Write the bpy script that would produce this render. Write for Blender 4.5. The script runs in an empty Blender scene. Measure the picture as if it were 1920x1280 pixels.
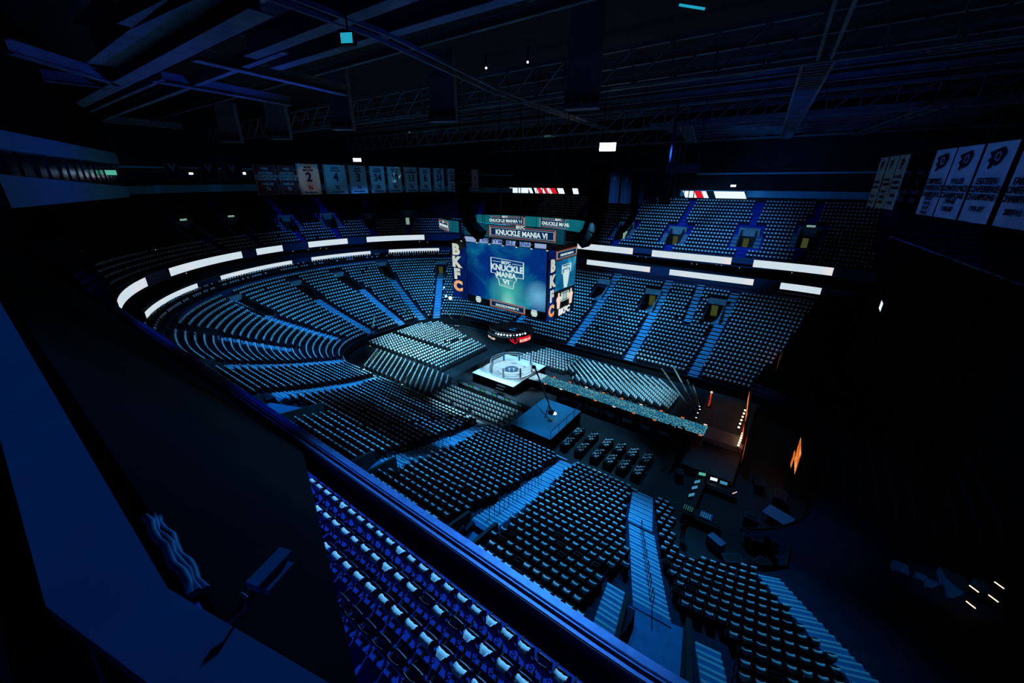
import bpy, math, random
import numpy as np
from mathutils import Vector, Matrix
random.seed(11)
PI = math.pi
S = bpy.context.scene
COL = S.collection
CAM = Vector((0.0, 0.0, 26.0))
OX, OY = -26.5, 41.0          # middle of the arena floor

# ------------------------------------------------------------------ helpers
def lin(c):
    return tuple(((v / 255) / 12.92 if v / 255 <= 0.04045 else ((v / 255 + 0.055) / 1.055) ** 2.4) for v in c)

def mat(name, rgb, rough=0.7, metal=0.0, var=0.15, scale=4.0, bump=0.0, spec=0.3):
    m = bpy.data.materials.new(name); m.use_nodes = True
    nt = m.node_tree; b = nt.nodes['Principled BSDF']
    b.inputs['Roughness'].default_value = rough; b.inputs['Metallic'].default_value = metal
    b.inputs['Specular IOR Level'].default_value = spec
    tc = nt.nodes.new('ShaderNodeTexCoord'); no = nt.nodes.new('ShaderNodeTexNoise')
    no.inputs['Scale'].default_value = scale; no.inputs['Detail'].default_value = 3
    nt.links.new(tc.outputs['Object'], no.inputs['Vector'])
    cr = nt.nodes.new('ShaderNodeValToRGB')
    cr.color_ramp.elements[0].position = 0.3; cr.color_ramp.elements[1].position = 0.7
    cr.color_ramp.elements[0].color = (*[v * (1 - var) for v in rgb], 1)
    cr.color_ramp.elements[1].color = (*[min(1, v * (1 + var)) for v in rgb], 1)
    nt.links.new(no.outputs['Fac'], cr.inputs['Fac']); nt.links.new(cr.outputs['Color'], b.inputs['Base Color'])
    if bump:
        bp = nt.nodes.new('ShaderNodeBump'); bp.inputs['Strength'].default_value = bump
        nt.links.new(no.outputs['Fac'], bp.inputs['Height']); nt.links.new(bp.outputs['Normal'], b.inputs['Normal'])
    return m

def emit(name, rgb255, strength=1.0):
    m = bpy.data.materials.new(name); m.use_nodes = True
    nt = m.node_tree; nt.nodes.clear()
    o = nt.nodes.new('ShaderNodeOutputMaterial'); e = nt.nodes.new('ShaderNodeEmission')
    e.inputs['Color'].default_value = (*lin(rgb255), 1); e.inputs['Strength'].default_value = strength
    nt.links.new(e.outputs[0], o.inputs[0])
    return m

def emit_ramp(name, stops, scale=1.0, strength=1.0, detail=4, stretch=(1, 1, 1), kind='NOISE', dist=0.6):
    """a lit display picture: colours (0-255) over a noise in the object's own space"""
    m = bpy.data.materials.new(name); m.use_nodes = True
    nt = m.node_tree; nt.nodes.clear()
    o = nt.nodes.new('ShaderNodeOutputMaterial'); e = nt.nodes.new('ShaderNodeEmission')
    tc = nt.nodes.new('ShaderNodeTexCoord'); mp = nt.nodes.new('ShaderNodeMapping')
    mp.inputs['Scale'].default_value = stretch
    nt.links.new(tc.outputs['Object'], mp.inputs['Vector'])
    if kind == 'NOISE':
        n = nt.nodes.new('ShaderNodeTexNoise'); n.inputs['Detail'].default_value = detail
        n.inputs['Distortion'].default_value = dist; out = n.outputs['Fac']
    else:
        n = nt.nodes.new('ShaderNodeTexVoronoi'); n.distance = 'CHEBYCHEV'; out = n.outputs['Color']
    n.inputs['Scale'].default_value = scale
    nt.links.new(mp.outputs[0], n.inputs['Vector'])
    cr = nt.nodes.new('ShaderNodeValToRGB'); el = cr.color_ramp.elements
    while len(el) < len(stops): el.new(0.5)
    for k, (p, c) in enumerate(stops):
        el[k].position = p; el[k].color = (*lin(c), 1)
    nt.links.new(out, cr.inputs['Fac']); nt.links.new(cr.outputs['Color'], e.inputs['Color'])
    e.inputs['Strength'].default_value = strength
    nt.links.new(e.outputs[0], o.inputs[0])
    return m

def glow_spots(m, spots):
    """brighter patches of the displayed picture: (centre, radii, colour, amount) in the screen's own space"""
    nt = m.node_tree; e = [n for n in nt.nodes if n.type == 'EMISSION'][0]; tc = [n for n in nt.nodes if n.type == 'TEX_COORD'][0]
    for c, r, col, amt in spots:
        mp = nt.nodes.new('ShaderNodeMapping'); mp.vector_type = 'TEXTURE'; mp.inputs['Location'].default_value = c; mp.inputs['Scale'].default_value = r
        g = nt.nodes.new('ShaderNodeTexGradient'); g.gradient_type = 'SPHERICAL'; nt.links.new(tc.outputs['Object'], mp.inputs['Vector']); nt.links.new(mp.outputs[0], g.inputs['Vector'])
        mu = nt.nodes.new('ShaderNodeMath'); mu.operation = 'MULTIPLY'; mu.inputs[1].default_value = amt; nt.links.new(g.outputs['Fac'], mu.inputs[0])
        mx = nt.nodes.new('ShaderNodeMix'); mx.data_type = 'RGBA'; mx.inputs[7].default_value = (*lin(col), 1)
        prev = e.inputs['Color'].links[0].from_socket
        nt.links.new(mu.outputs[0], mx.inputs[0]); nt.links.new(prev, mx.inputs[6]); nt.links.new(mx.outputs[2], e.inputs['Color'])

class MB:
    def __init__(s): s.v = []; s.f = []; s.m = []
    def face(s, pts, m=0):
        k = len(s.v); s.v += [tuple(p) for p in pts]; s.f.append(tuple(range(k, k + len(pts)))); s.m.append(m)
    def hexa(s, p, m=0):                       # 8 corners: bottom 0-3, top 4-7
        k = len(s.v); s.v += [tuple(q) for q in p]
        for q in ((3, 2, 1, 0), (4, 5, 6, 7), (0, 1, 5, 4), (1, 2, 6, 5), (2, 3, 7, 6), (3, 0, 4, 7)):
            s.f.append(tuple(k + i for i in q)); s.m.append(m)
    def box(s, c, d, m=0, M=None):
        x, y, z = d[0] / 2, d[1] / 2, d[2] / 2
        p = [Vector(q) for q in ((-x, -y, -z), (x, -y, -z), (x, y, -z), (-x, y, -z), (-x, -y, z), (x, -y, z), (x, y, z), (-x, y, z))]
        p = [(M @ q if M else q) + Vector(c) for q in p]
        s.hexa(p, m)
    def bar(s, a, b, w, h, m=0):               # rectangular bar from a to b
        a, b = Vector(a), Vector(b); d = (b - a).normalized()
        u = d.cross(Vector((0, 0, 1)))
        u = Vector((1, 0, 0)) if u.length < 1e-4 else u.normalized()
        n = u.cross(d).normalized()
        p = []
        for e in (-h / 2, h / 2):
            for (q, sx) in ((a, -1), (a, 1), (b, 1), (b, -1)):
                p.append(q + u * sx * w / 2 + n * e)
        s.hexa(p, m)
    def tube(s, pts, r, n=6, m=0, r2=None, closed=False):
        pts = [Vector(p) for p in pts]; rings = []
        N = len(pts)
        for i, p in enumerate(pts):
            if closed: d = pts[(i + 1) % N] - pts[i - 1]
            else: d = pts[min(i + 1, N - 1)] - pts[max(i - 1, 0)]
            d.normalize()
            u = d.cross(Vector((0, 0, 1)))
            u = Vector((1, 0, 0)) if u.length < 1e-3 else u.normalized()
            w = u.cross(d).normalized()
            rr = r if r2 is None else r + (r2 - r) * i / max(1, N - 1)
            k = len(s.v)
            for j in range(n):
                a = 2 * PI * j / n
                s.v.append(tuple(p + u * math.cos(a) * rr + w * math.sin(a) * rr))
            rings.append(k)
        for i in range(N if closed else N - 1):
            a, b = rings[i], rings[(i + 1) % N]
            for j in range(n):
                s.f.append((a + j, a + (j + 1) % n, b + (j + 1) % n, b + j)); s.m.append(m)
        if not closed:
            s.f.append(tuple(rings[0] + j for j in range(n))); s.m.append(m)
            s.f.append(tuple(rings[-1] + n - 1 - j for j in range(n))); s.m.append(m)
    def disc(s, c, r, m=0, n=24, sx=1, sy=1, ax=(1, 0, 0), ay=(0, 1, 0)):
        ax, ay, c = Vector(ax), Vector(ay), Vector(c)
        s.face([c + ax * math.cos(2 * PI * k / n) * r * sx + ay * math.sin(2 * PI * k / n) * r * sy for k in range(n)], m)
    def cyl(s, c, r, h, m=0, n=16, r2=None):
        c = Vector(c); s.tube([c, c + Vector((0, 0, h))], r, n, m, r2)
    def ball(s, c, r, m=0, n=8, sz=1.0):
        c = Vector(c); rows = []
        for i in range(n // 2 + 1):
            th = PI * i / (n // 2); k = len(s.v)
            for j in range(n):
                a = 2 * PI * j / n
                s.v.append((c.x + r * math.sin(th) * math.cos(a), c.y + r * math.sin(th) * math.sin(a), c.z + r * sz * math.cos(th)))
            rows.append(k)
        for i in range(n // 2):
            for j in range(n):
                s.f.append((rows[i] + j, rows[i + 1] + j, rows[i + 1] + (j + 1) % n, rows[i] + (j + 1) % n)); s.m.append(m)
    def prism(s, poly, fr, d, m=0):            # 2-D polygon, frame(x, y, depth) -> world, extruded by d
        n = len(poly)
        a = [Vector(fr(x, y, 0)) for x, y in poly]; b = [Vector(fr(x, y, d)) for x, y in poly]
        k = len(s.v); s.v += [tuple(q) for q in a + b]
        s.f.append(tuple(k + i for i in reversed(range(n)))); s.m.append(m)
        s.f.append(tuple(k + n + i for i in range(n))); s.m.append(m)
        for i in range(n):
            j = (i + 1) % n
            s.f.append((k + i, k + j, k + n + j, k + n + i)); s.m.append(m)
    def mesh(s, name, mats, smooth=False):
        me = bpy.data.meshes.new(name); me.from_pydata(s.v, [], s.f)
        for q in (mats if isinstance(mats, (list, tuple)) else [mats]): me.materials.append(q)
        me.polygons.foreach_set('material_index', s.m)
        if smooth: me.polygons.foreach_set('use_smooth', [True] * len(s.f))
        me.update(); return me
    def build(s, name, mats, parent=None, smooth=False, loc=None, rotz=0):
        o = bpy.data.objects.new(name, s.mesh(name, mats, smooth)); COL.objects.link(o)
        if parent: o.parent = parent
        if loc is not None: o.location = loc
        o.rotation_euler = (0, 0, rotz)
        return o

def tag(o, label, cat, group=None):
    o['label'] = label; o['category'] = cat
    if group: o['group'] = group
    return o
def thing(name, label, cat, loc=(0, 0, 0), rotz=0, group=None):
    o = bpy.data.objects.new(name, None); o.empty_display_size = 0.2; COL.objects.link(o)
    o.location = loc; o.rotation_euler = (0, 0, rotz)
    return tag(o, label, cat, group)
def struct(o): o['kind'] = 'structure'; return o
def stuff(o): o['kind'] = 'stuff'; return o
def dup(src, loc, rotz, label=None, group=None):
    c = src.copy(); COL.objects.link(c); c.location = loc; c.rotation_euler = (0, 0, rotz)
    if label: c['label'] = label
    if group: c['group'] = group
    for ch in src.children:
        d = ch.copy(); COL.objects.link(d); d.parent = c
        for g in ch.children:
            e = g.copy(); COL.objects.link(e); e.parent = d
    return c
def nth(n):
    one = ['', 'first', 'second', 'third', 'fourth', 'fifth', 'sixth', 'seventh', 'eighth', 'ninth', 'tenth', 'eleventh', 'twelfth', 'thirteenth',
           'fourteenth', 'fifteenth', 'sixteenth', 'seventeenth', 'eighteenth', 'nineteenth']
    if n < 20: return one[n]
    tens = ['', '', 'twent', 'thirt', 'fort', 'fift', 'sixt', 'sevent', 'eight', 'ninet']
    return tens[n // 10] + 'ieth' if n % 10 == 0 else tens[n // 10] + 'y-' + one[n % 10]

_txt = {}
def text_mesh(s, size, bold, width, depth):
    key = (s, size, bold, width, depth)
    if key not in _txt:
        cu = bpy.data.curves.new('lettering', 'FONT'); cu.body = s; cu.size = size
        cu.align_x = 'CENTER'; cu.align_y = 'CENTER'; cu.offset = bold * size; cu.extrude = depth; cu.resolution_u = 3
        o = bpy.data.objects.new('lettering', cu); COL.objects.link(o)
        dg = bpy.context.evaluated_depsgraph_get(); dg.update()
        me = bpy.data.meshes.new_from_object(o.evaluated_get(dg))
        bpy.data.objects.remove(o)
        for v in me.vertices: v.co.x *= width
        _txt[key] = me
    return _txt[key]
def frame(o, x, z):
    """matrix: local x -> x, local y -> z (up on the sign), local z -> out of the face"""
    x, z = Vector(x).normalized(), Vector(z).normalized(); n = x.cross(z)
    return Matrix(((x.x, z.x, n.x, o[0]), (x.y, z.y, n.y, o[1]), (x.z, z.z, n.z, o[2]), (0, 0, 0, 1)))
def text(name, s, size, M, m, parent, bold=0.02, width=1.0, depth=0.01, off=0.02):
    me = text_mesh(s, size, bold, width, depth).copy(); me.materials.clear(); me.materials.append(m)
    o = bpy.data.objects.new(name, me); COL.objects.link(o)
    T = M @ Matrix.Translation((0, 0, off))
    o.parent = parent
    o.matrix_local = (parent.matrix_basis.inverted() @ T) if parent is not None and parent.parent is None else T
    return o

# ------------------------------------------------------------------ materials
M = {}
M['concrete'] = mat('concrete', (0.20, 0.21, 0.23), 0.9, var=0.2, scale=1.5)
M['tread'] = mat('navy_painted_tread', (0.010, 0.017, 0.050), 0.9, var=0.2, scale=1.2)
M['step'] = mat('blue_grey_step', (0.04, 0.23, 0.48), 0.85, var=0.12, scale=2)
M['nosing'] = mat('step_nosing', (0.45, 0.70, 0.75), 0.6, var=0.05)
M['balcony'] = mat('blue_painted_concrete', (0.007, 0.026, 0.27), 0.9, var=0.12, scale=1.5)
M['black_plastic'] = mat('black_plastic', (0.006, 0.006, 0.007), 0.38, var=0.1, spec=0.25)
M['seat_plastic'] = mat('seat_plastic', (0.006, 0.006, 0.008), 0.6, var=0.15, spec=0.15)
M['seat_far'] = mat('far_seat_plastic', (0.006, 0.006, 0.008), 0.7, var=0.1, spec=0.2)
M['cloth_white'] = mat('white_cotton', (0.78, 0.78, 0.78), 0.95, var=0.08, scale=25, bump=0.3, spec=0.1)
M['black_cloth'] = mat('black_drape_cloth', (0.0015, 0.0016, 0.002), 1.0, var=0.3, scale=2, spec=0.02)
M['black_paint'] = mat('black_paint', (0.006, 0.006, 0.007), 0.6, var=0.2)
M['dark_wall'] = mat('dark_wall', (0.02, 0.021, 0.025), 0.9, var=0.25, scale=0.6)
M['fascia'] = mat('blue_fascia', (0.02, 0.035, 0.10), 0.6, var=0.15)
M['press_paint'] = mat('teal_grey_paint', (0.10, 0.27, 0.33), 0.8, var=0.06, scale=0.4)
M['pan_plastic'] = mat('navy_seat_pan', (0.004, 0.008, 0.045), 0.35, var=0.1, spec=0.4)
M['press_band'] = mat('blue_fascia_panel', (0.22, 0.55, 0.70), 0.7, var=0.06, scale=0.4)
M['steel'] = mat('blue_painted_steel', (0.06, 0.13, 0.34), 0.5, metal=0.3, var=0.2)
M['roof_steel'] = mat('roof_steel', (0.22, 0.23, 0.25), 0.7, var=0.25, scale=0.8)
M['roof'] = mat('roof_deck', (0.03, 0.031, 0.035), 0.95, var=0.3, scale=0.5)
M['floor'] = mat('event_floor', (0.018, 0.02, 0.026), 0.65, var=0.25, scale=0.5)
M['ledge'] = mat('blue_painted_ledge', (0.05, 0.14, 0.30), 0.6, var=0.12, scale=3, bump=0.1)
M['mat_white'] = mat('ring_canvas', (0.75, 0.76, 0.76), 0.8, var=0.06, scale=2)
M['mat_blue'] = mat('canvas_blue_print', (0.03, 0.10, 0.22), 0.8, var=0.1)
M['deck_grey'] = mat('stage_deck', (0.28, 0.29, 0.30), 0.6, var=0.12, scale=1)
M['deck_dark'] = mat('dark_stage_deck', (0.06, 0.06, 0.065), 0.5, var=0.25, scale=0.7)
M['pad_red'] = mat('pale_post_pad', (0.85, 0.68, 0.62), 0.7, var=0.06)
M['rope'] = mat('rope_vinyl', (0.7, 0.72, 0.75), 0.5, var=0.05)
M['chrome'] = mat('chrome', (0.6, 0.6, 0.62), 0.2, metal=0.9, var=0.05)
M['paper'] = mat('white_card', (0.85, 0.85, 0.85), 0.8, var=0.04)
M['banner_white'] = mat('banner_white_cloth', (0.60, 0.61, 0.60), 0.9, var=0.1, scale=0.9)
M['banner_cream'] = mat('banner_cream_cloth', (0.78, 0.72, 0.64), 0.9, var=0.08, scale=0.9)
M['banner_red'] = mat('banner_red_cloth', (0.26, 0.045, 0.05), 0.9, var=0.15)
M['banner_navy'] = mat('banner_navy_cloth', (0.004, 0.007, 0.025), 0.9, var=0.15)
M['ink_navy'] = mat('navy_ink', (0.01, 0.02, 0.09), 0.9, var=0.05)
M['ink_black'] = mat('black_ink', (0.006, 0.006, 0.01), 0.9, var=0.05)
M['ink_red'] = mat('red_ink', (0.5, 0.03, 0.03), 0.9, var=0.05)
M['ink_white'] = mat('white_ink', (0.75, 0.75, 0.75), 0.9, var=0.05)
M['sign_blue'] = mat('pale_blue_sign', (0.45, 0.62, 0.70), 0.7, var=0.05)
M['sign_green'] = mat('green_print', (0.10, 0.28, 0.16), 0.7, var=0.05)
M['riser_deck'] = mat('riser_deck', (0.03, 0.22, 0.36), 0.6, var=0.1, scale=1)
M['case_blue'] = mat('blue_case_paint', (0.18, 0.25, 0.45), 0.5, var=0.1)
M['skin'] = mat('skin', (0.45, 0.28, 0.2), 0.6, var=0.05)
M['hair'] = mat('dark_hair', (0.015, 0.01, 0.008), 0.7)
M['clothes'] = mat('dark_clothes', (0.012, 0.012, 0.016), 0.9)
M['dasher'] = mat('dasher_white', (0.62, 0.65, 0.68), 0.4, var=0.06, scale=0.6)
M['wood_red'] = mat('rust_print', (0.5, 0.12, 0.03), 0.6)
E_ = {}
E_['ribbon'] = emit_ramp('ribbon_picture', [(0.0, (196, 216, 226)), (0.55, (206, 222, 232)), (0.72, (226, 222, 224)), (1, (214, 224, 236))], 0.25, 1.0, 2)
E_['ribbon_edge'] = emit('ribbon_blue', (16, 78, 150), 0.7)
E_['white'] = emit('display_white', (235, 240, 244), 1.0)
E_['pale'] = emit('display_pale_letters', (200, 226, 224), 1.0)
E_['peach'] = emit('display_peach_letters', (246, 214, 196), 1.0)
E_['red'] = emit('display_red', (222, 24, 44), 1.0)
E_['press_blue'] = emit('display_dull_blue', (10, 66, 118), 0.8)
E_['halo'] = emit_ramp('halo_picture', [(0.25, (8, 70, 92)), (0.5, (14, 104, 118)), (0.8, (28, 130, 136))], 0.18, 0.9, 1)
E_['halo_dim'] = emit_ramp('halo_dim_picture', [(0.25, (8, 46, 66)), (0.5, (10, 66, 84)), (0.8, (16, 84, 98))], 0.18, 0.9, 1)
E_['nebula'] = emit_ramp('main_screen_picture', [(0.2, (2, 30, 110)), (0.42, (4, 52, 130)), (0.55, (10, 104, 150)), (0.66, (40, 150, 180)), (0.85, (100, 190, 225))], 0.22, 0.85, 4)
E_['nebula2'] = emit_ramp('side_screen_picture', [(0.2, (4, 60, 120)), (0.45, (16, 104, 150)), (0.6, (50, 150, 190)), (0.85, (140, 214, 230))], 0.4, 0.9, 4)
E_['navy_panel'] = emit_ramp('navy_panel_picture', [(0.3, (4, 18, 66)), (0.6, (8, 40, 120))], 0.4, 0.8, 3)
E_['box_navy'] = emit('letter_box_navy', (10, 40, 84), 0.8)
E_['orange_line'] = emit('box_orange', (232, 110, 50), 0.9)
E_['sponsor'] = emit('sponsor_strip', (150, 172, 214), 0.9)
E_['ink_blue'] = emit('strip_letters', (40, 84, 160), 0.8)
E_['letters'] = emit_ramp('column_letters_picture', [(0.3, (170, 196, 190)), (0.6, (220, 214, 190))], 0.5, 0.95, 2)
E_['lettersC'] = emit_ramp('column_letter_sunset', [(0.3, (226, 200, 160)), (0.6, (236, 150, 70)), (0.8, (226, 60, 30))], 0.8, 0.95, 2)
E_['lamp'] = emit('lamp_white', (255, 244, 250), 7)
E_['lamp_mid'] = emit('lamp_mid', (225, 238, 255), 3)
E_['lamp_blue'] = emit('lamp_blue_white', (150, 200, 255), 8)
E_['lamp_warm'] = emit('lamp_warm', (255, 226, 180), 3)
E_['suite'] = emit('suite_lamp_glow', (225, 225, 215), 0.9)
E_['door_warm'] = emit('lit_corridor', (104, 116, 60), 0.3)
E_['door_pale'] = emit('lit_corridor_pale', (140, 180, 165), 0.7)
E_['flame'] = emit_ramp('flame_picture', [(0.3, (150, 40, 10)), (0.5, (240, 110, 30)), (0.7, (255, 190, 110))], 1.6, .9, 4)
E_['flame_red'] = emit_ramp('red_flame_picture', [(0.3, (120, 16, 8)), (0.5, (230, 60, 24)), (0.75, (255, 170, 120))], 1.2, .8, 4)
E_['blue_screen'] = emit('monitor_blue', (70, 150, 190), 0.8)
E_['green_screen'] = emit('monitor_green', (90, 190, 170), 0.8)
E_['teal_tile'] = None
E_['cyan_panel'] = emit('cyan_panel', (30, 160, 190), 1.0)
E_['monitor_white'] = emit('monitor_white', (226, 240, 250), 1.1)
def glass():
    m = bpy.data.materials.new('dark_glass'); m.use_nodes = True
    b = m.node_tree.nodes['Principled BSDF']; b.inputs['Base Color'].default_value = (0.01, 0.012, 0.016, 1)
    b.inputs['Roughness'].default_value = 0.15
    return m
M['glass'] = glass()

def tile_mat():
    """lit floor tiles of the runway: pale slabs of mixed sizes on teal"""
    m = bpy.data.materials.new('lit_runway_tiles'); m.use_nodes = True
    nt = m.node_tree; nt.nodes.clear()
    o = nt.nodes.new('ShaderNodeOutputMaterial'); e = nt.nodes.new('ShaderNodeEmission')
    tc = nt.nodes.new('ShaderNodeTexCoord'); br = nt.nodes.new('ShaderNodeTexBrick')
    br.inputs['Scale'].default_value = 1.0; br.inputs['Brick Width'].default_value = 0.72; br.inputs['Row Height'].default_value = 0.30
    br.inputs['Mortar Size'].default_value = 0.055; br.offset = 0.37; br.squash = 0.5; br.squash_frequency = 3
    br.inputs['Color1'].default_value = (*lin((118, 190, 200)), 1); br.inputs['Color2'].default_value = (*lin((40, 130, 165)), 1)
    br.inputs['Mortar'].default_value = (*lin((4, 52, 84)), 1)
    br.inputs['Bias'].default_value = 0.1
    nt.links.new(tc.outputs['Object'], br.inputs['Vector'])
    nt.links.new(br.outputs['Color'], e.inputs['Color']); e.inputs['Strength'].default_value = 0.85
    nt.links.new(e.outputs[0], o.inputs[0]); return m
E_['tiles'] = tile_mat()

# ------------------------------------------------------------------ plan curves
def rr(a, b, r, nl, ns, na):
    """rounded rectangle, anticlockwise from the middle of the near side; -> points and outward normals"""
    P = []; N = []
    def st(p, q, n, k):
        for i in range(k):
            t = i / k; P.append((p[0] + (q[0] - p[0]) * t, p[1] + (q[1] - p[1]) * t)); N.append(n)
    def arc(cx, cy, a0, k):
        for i in range(k):
            an = a0 + PI / 2 * i / k; P.append((cx + r * math.cos(an), cy + r * math.sin(an))); N.append((math.cos(an), math.sin(an)))
    x, y = a - r, max(0.0, b - r)
    st((0, -b), (x, -b), (0, -1), nl); arc(x, -y, -PI / 2, na)
    st((a, -y), (a, y), (1, 0), ns); arc(x, y, 0, na)
    st((x, b), (-x, b), (0, 1), 2 * nl); arc(-x, y, PI / 2, na)
    st((-a, y), (-a, -y), (-1, 0), ns); arc(-x, -y, PI, na)
    st((-x, -b), (0, -b), (0, -1), nl)
    return np.array(P) + np.array((OX, OY)), np.array(N)
def low_abr(d): return 31.4 + 1.2 * d, 12.7 + d, min(8.5 + 1.2 * d, 12.7 + d)
def up_abr(d): return 58 + d, 34 + d, 34 + d
def zlow(d): return 0.9 + 0.36 * d + 0.0045 * d * d
def zup(d): return 13.2 + 0.6 * d
def sd(X, Y, a, b, r):
    qx, qy = abs(X - OX) - (a - r), abs(Y - OY) - (b - r)
    return math.hypot(max(qx, 0), max(qy, 0)) + min(max(qx, qy), 0) - r
def d_low(X, Y):
    lo, hi = -12.0, 40.0
    for _ in range(26):
        m = (lo + hi) / 2
        k = 1.2 if m > 0 else 1.0
        if sd(X, Y, 31.4 + k * m, 12.7 + m, max(0.5, min(8.5 + k * m, 12.7 + m))) > 0: lo = m
        else: hi = m
    return lo
def d_up(X, Y): return sd(X, Y, 58, 34, 34)
def normal_low(X, Y):
    e = 0.05; g = Vector((d_low(X + e, Y) - d_low(X - e, Y), d_low(X, Y + e) - d_low(X, Y - e))); return g.normalized()
def normal_up(X, Y):
    e = 0.05; g = Vector((d_up(X + e, Y) - d_up(X - e, Y), d_up(X, Y + e) - d_up(X, Y - e))); return g.normalized()
def step_curve(P, N, step, phase=0.0):
    """walk the closed curve at a fixed step -> points, normals"""
    Q = np.vstack([P, P[:1]]); NN = np.vstack([N, N[:1]])
    L = np.concatenate([[0], np.cumsum(np.hypot(*(Q[1:] - Q[:-1]).T))])
    n = int(L[-1] // step); s = (np.arange(n) + phase) * step
    n_ = np.stack([np.interp(s, L, NN[:, 0]), np.interp(s, L, NN[:, 1])], 1)
    n_ /= np.linalg.norm(n_, axis=1)[:, None]
    return np.stack([np.interp(s, L, Q[:, 0]), np.interp(s, L, Q[:, 1])], 1), n_

# aisles of the lower bowl: plan ends (near the floor, at the top), half width
AISLES = [('near', (-7.0, 28.6), (-5.4, 22.6), .85), ('near', (-5.2, 22.3), (-2.3, 14.3), .85),
          ('near', (-14.2, 28.0), (-13.3, 22.2), .6), ('near', (-13.3, 22.2), (-11.7, 12.9), .75),
          ('near', (-24.7, 28.2), (-22.8, 21.8), .6), ('near', (-22.8, 21.8), (-20.5, 12.9), .75),
          ('near', (-43.4, 28.2), (-40.2, 21.1), .6), ('near', (-40.2, 21.1), (-36.7, 12.9), .75),
          ('corner', (-52.3, 28.8), (-47.2, 13.0), .7), ('corner', (-56.4, 23.6), (-59.4, 16.5), .6),
          ('end', (-59.2, 32.0), (-67.5, 24.9), .65), ('end', (-67.5, 24.9), (-72.3, 22.8), .65),
          ('end', (-58.6, 38.0), (-71.3, 35.7), .65), ('end', (-58.2, 44.4), (-71.5, 45.3), .65),
          ('end', (-57.0, 48.5), (-70.7, 52.6), .65), ('end', (-55.6, 50.4), (-64.4, 60.4), .65),
          ('far', (-28.1, 54.0), (-28.5, 72.8), .65), ('far', (-18.3, 54.0), (-18.9, 72.8), .65),
          ('far', (-13.1, 64.0), (-13.6, 72.7), .55), ('far', (-9.2, 54.0), (-8.2, 72.0), .65),
          ('far', (-40.0, 54.0), (-40.5, 72.8), .65),
          ('corner', (2.3, 23.5), (7.5, 13.6), .6)]
# vomitories of the lower bowl: plan start, plan end, half width, level d of the platform
VOMS = [((-2.05, 14.0), (-1.3, 10.2), 1.25, 14.3), ((-11.6, 12.9), (-11.0, 9.3), .8, 15.5), ((-20.3, 12.8), (-19.4, 9.3), .8, 15.6),
        ((-33.6, 13.2), (-32.2, 9.6), 2.9, 15.2), ((-46.6, 12.2), (-46.0, 9.0), .9, 16.0), ((-59.6, 16.2), (-60.6, 13.4), 1.0, 14.3),
        ((-67.6, 26.0), (-73.0, 23.4), 1.0, 11.6), ((-71.0, 36.2), (-77.0, 35.2), 1.0, 11.2), ((-71.2, 44.6), (-77.4, 44.2), 1.0, 11.2),
        ((-71.2, 52.6), (-76.4, 54.2), 1.0, 12.6), ((-64.4, 60.6), (-67.0, 63.6), 1.0, 12.4),
        ((-29.6, 66.0), (-29.8, 69.6), 1.0, 12.2), ((-20.1, 65.0), (-20.4, 69.2), 1.1, 11.4), ((-9.9, 65.0), (-10.1, 69.2), 1.1, 11.4)]
UVOMS = [(-31.2, 80.0), (-21.0, 79.6), (-9.2, 80.3), (-0.8, 81.2), (-88.3, 24.9), (-90.7, 33.0), (-91.0, 43.0), (-89.7, 51.5), (-85.9, 59.4), (-81.5, 67.3),
         (-43.0, 80.0), (-55.0, 79.6), (-67.0, 76.0)]
def seg_d(x, y, a, b):
    ax, ay = a; bx, by = b; L2 = (bx - ax) ** 2 + (by - ay) ** 2
    t = ((x - ax) * (bx - ax) + (y - ay) * (by - ay)) / L2
    tt = np.clip(t, -0.04, 1.04)
    return np.hypot(x - ax - tt * (bx - ax), y - ay - tt * (by - ay))
def in_vom(x, y, grow=0.0, gs=0.0):
    r = np.zeros(np.shape(x), bool)
    for a, b, hw, d0 in VOMS:
        L = math.hypot(b[0] - a[0], b[1] - a[1]); ux, uy = (b[0] - a[0]) / L, (b[1] - a[1]) / L
        t = (x - a[0]) * ux + (y - a[1]) * uy; s = np.abs(-(x - a[0]) * uy + (y - a[1]) * ux)
        r |= (t > -grow) & (t < L + grow) & (s < hw + gs)
    return r
UC = [(OX - 24, OY), (OX + 24, OY)]
def up_dir(X, Y):
    cx = min(max(X, UC[0][0]), UC[1][0]); v = Vector((X - cx, Y - OY)); return v.normalized()

# ------------------------------------------------------------------ the room: floor, terraces, walls, roof
fl = MB(); P, N = rr(31.2, 12.5, 8.3, 8, 4, 10); fl.face([(x, y, 0) for x, y in P])
struct(fl.build('floor', M['floor']))

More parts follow.
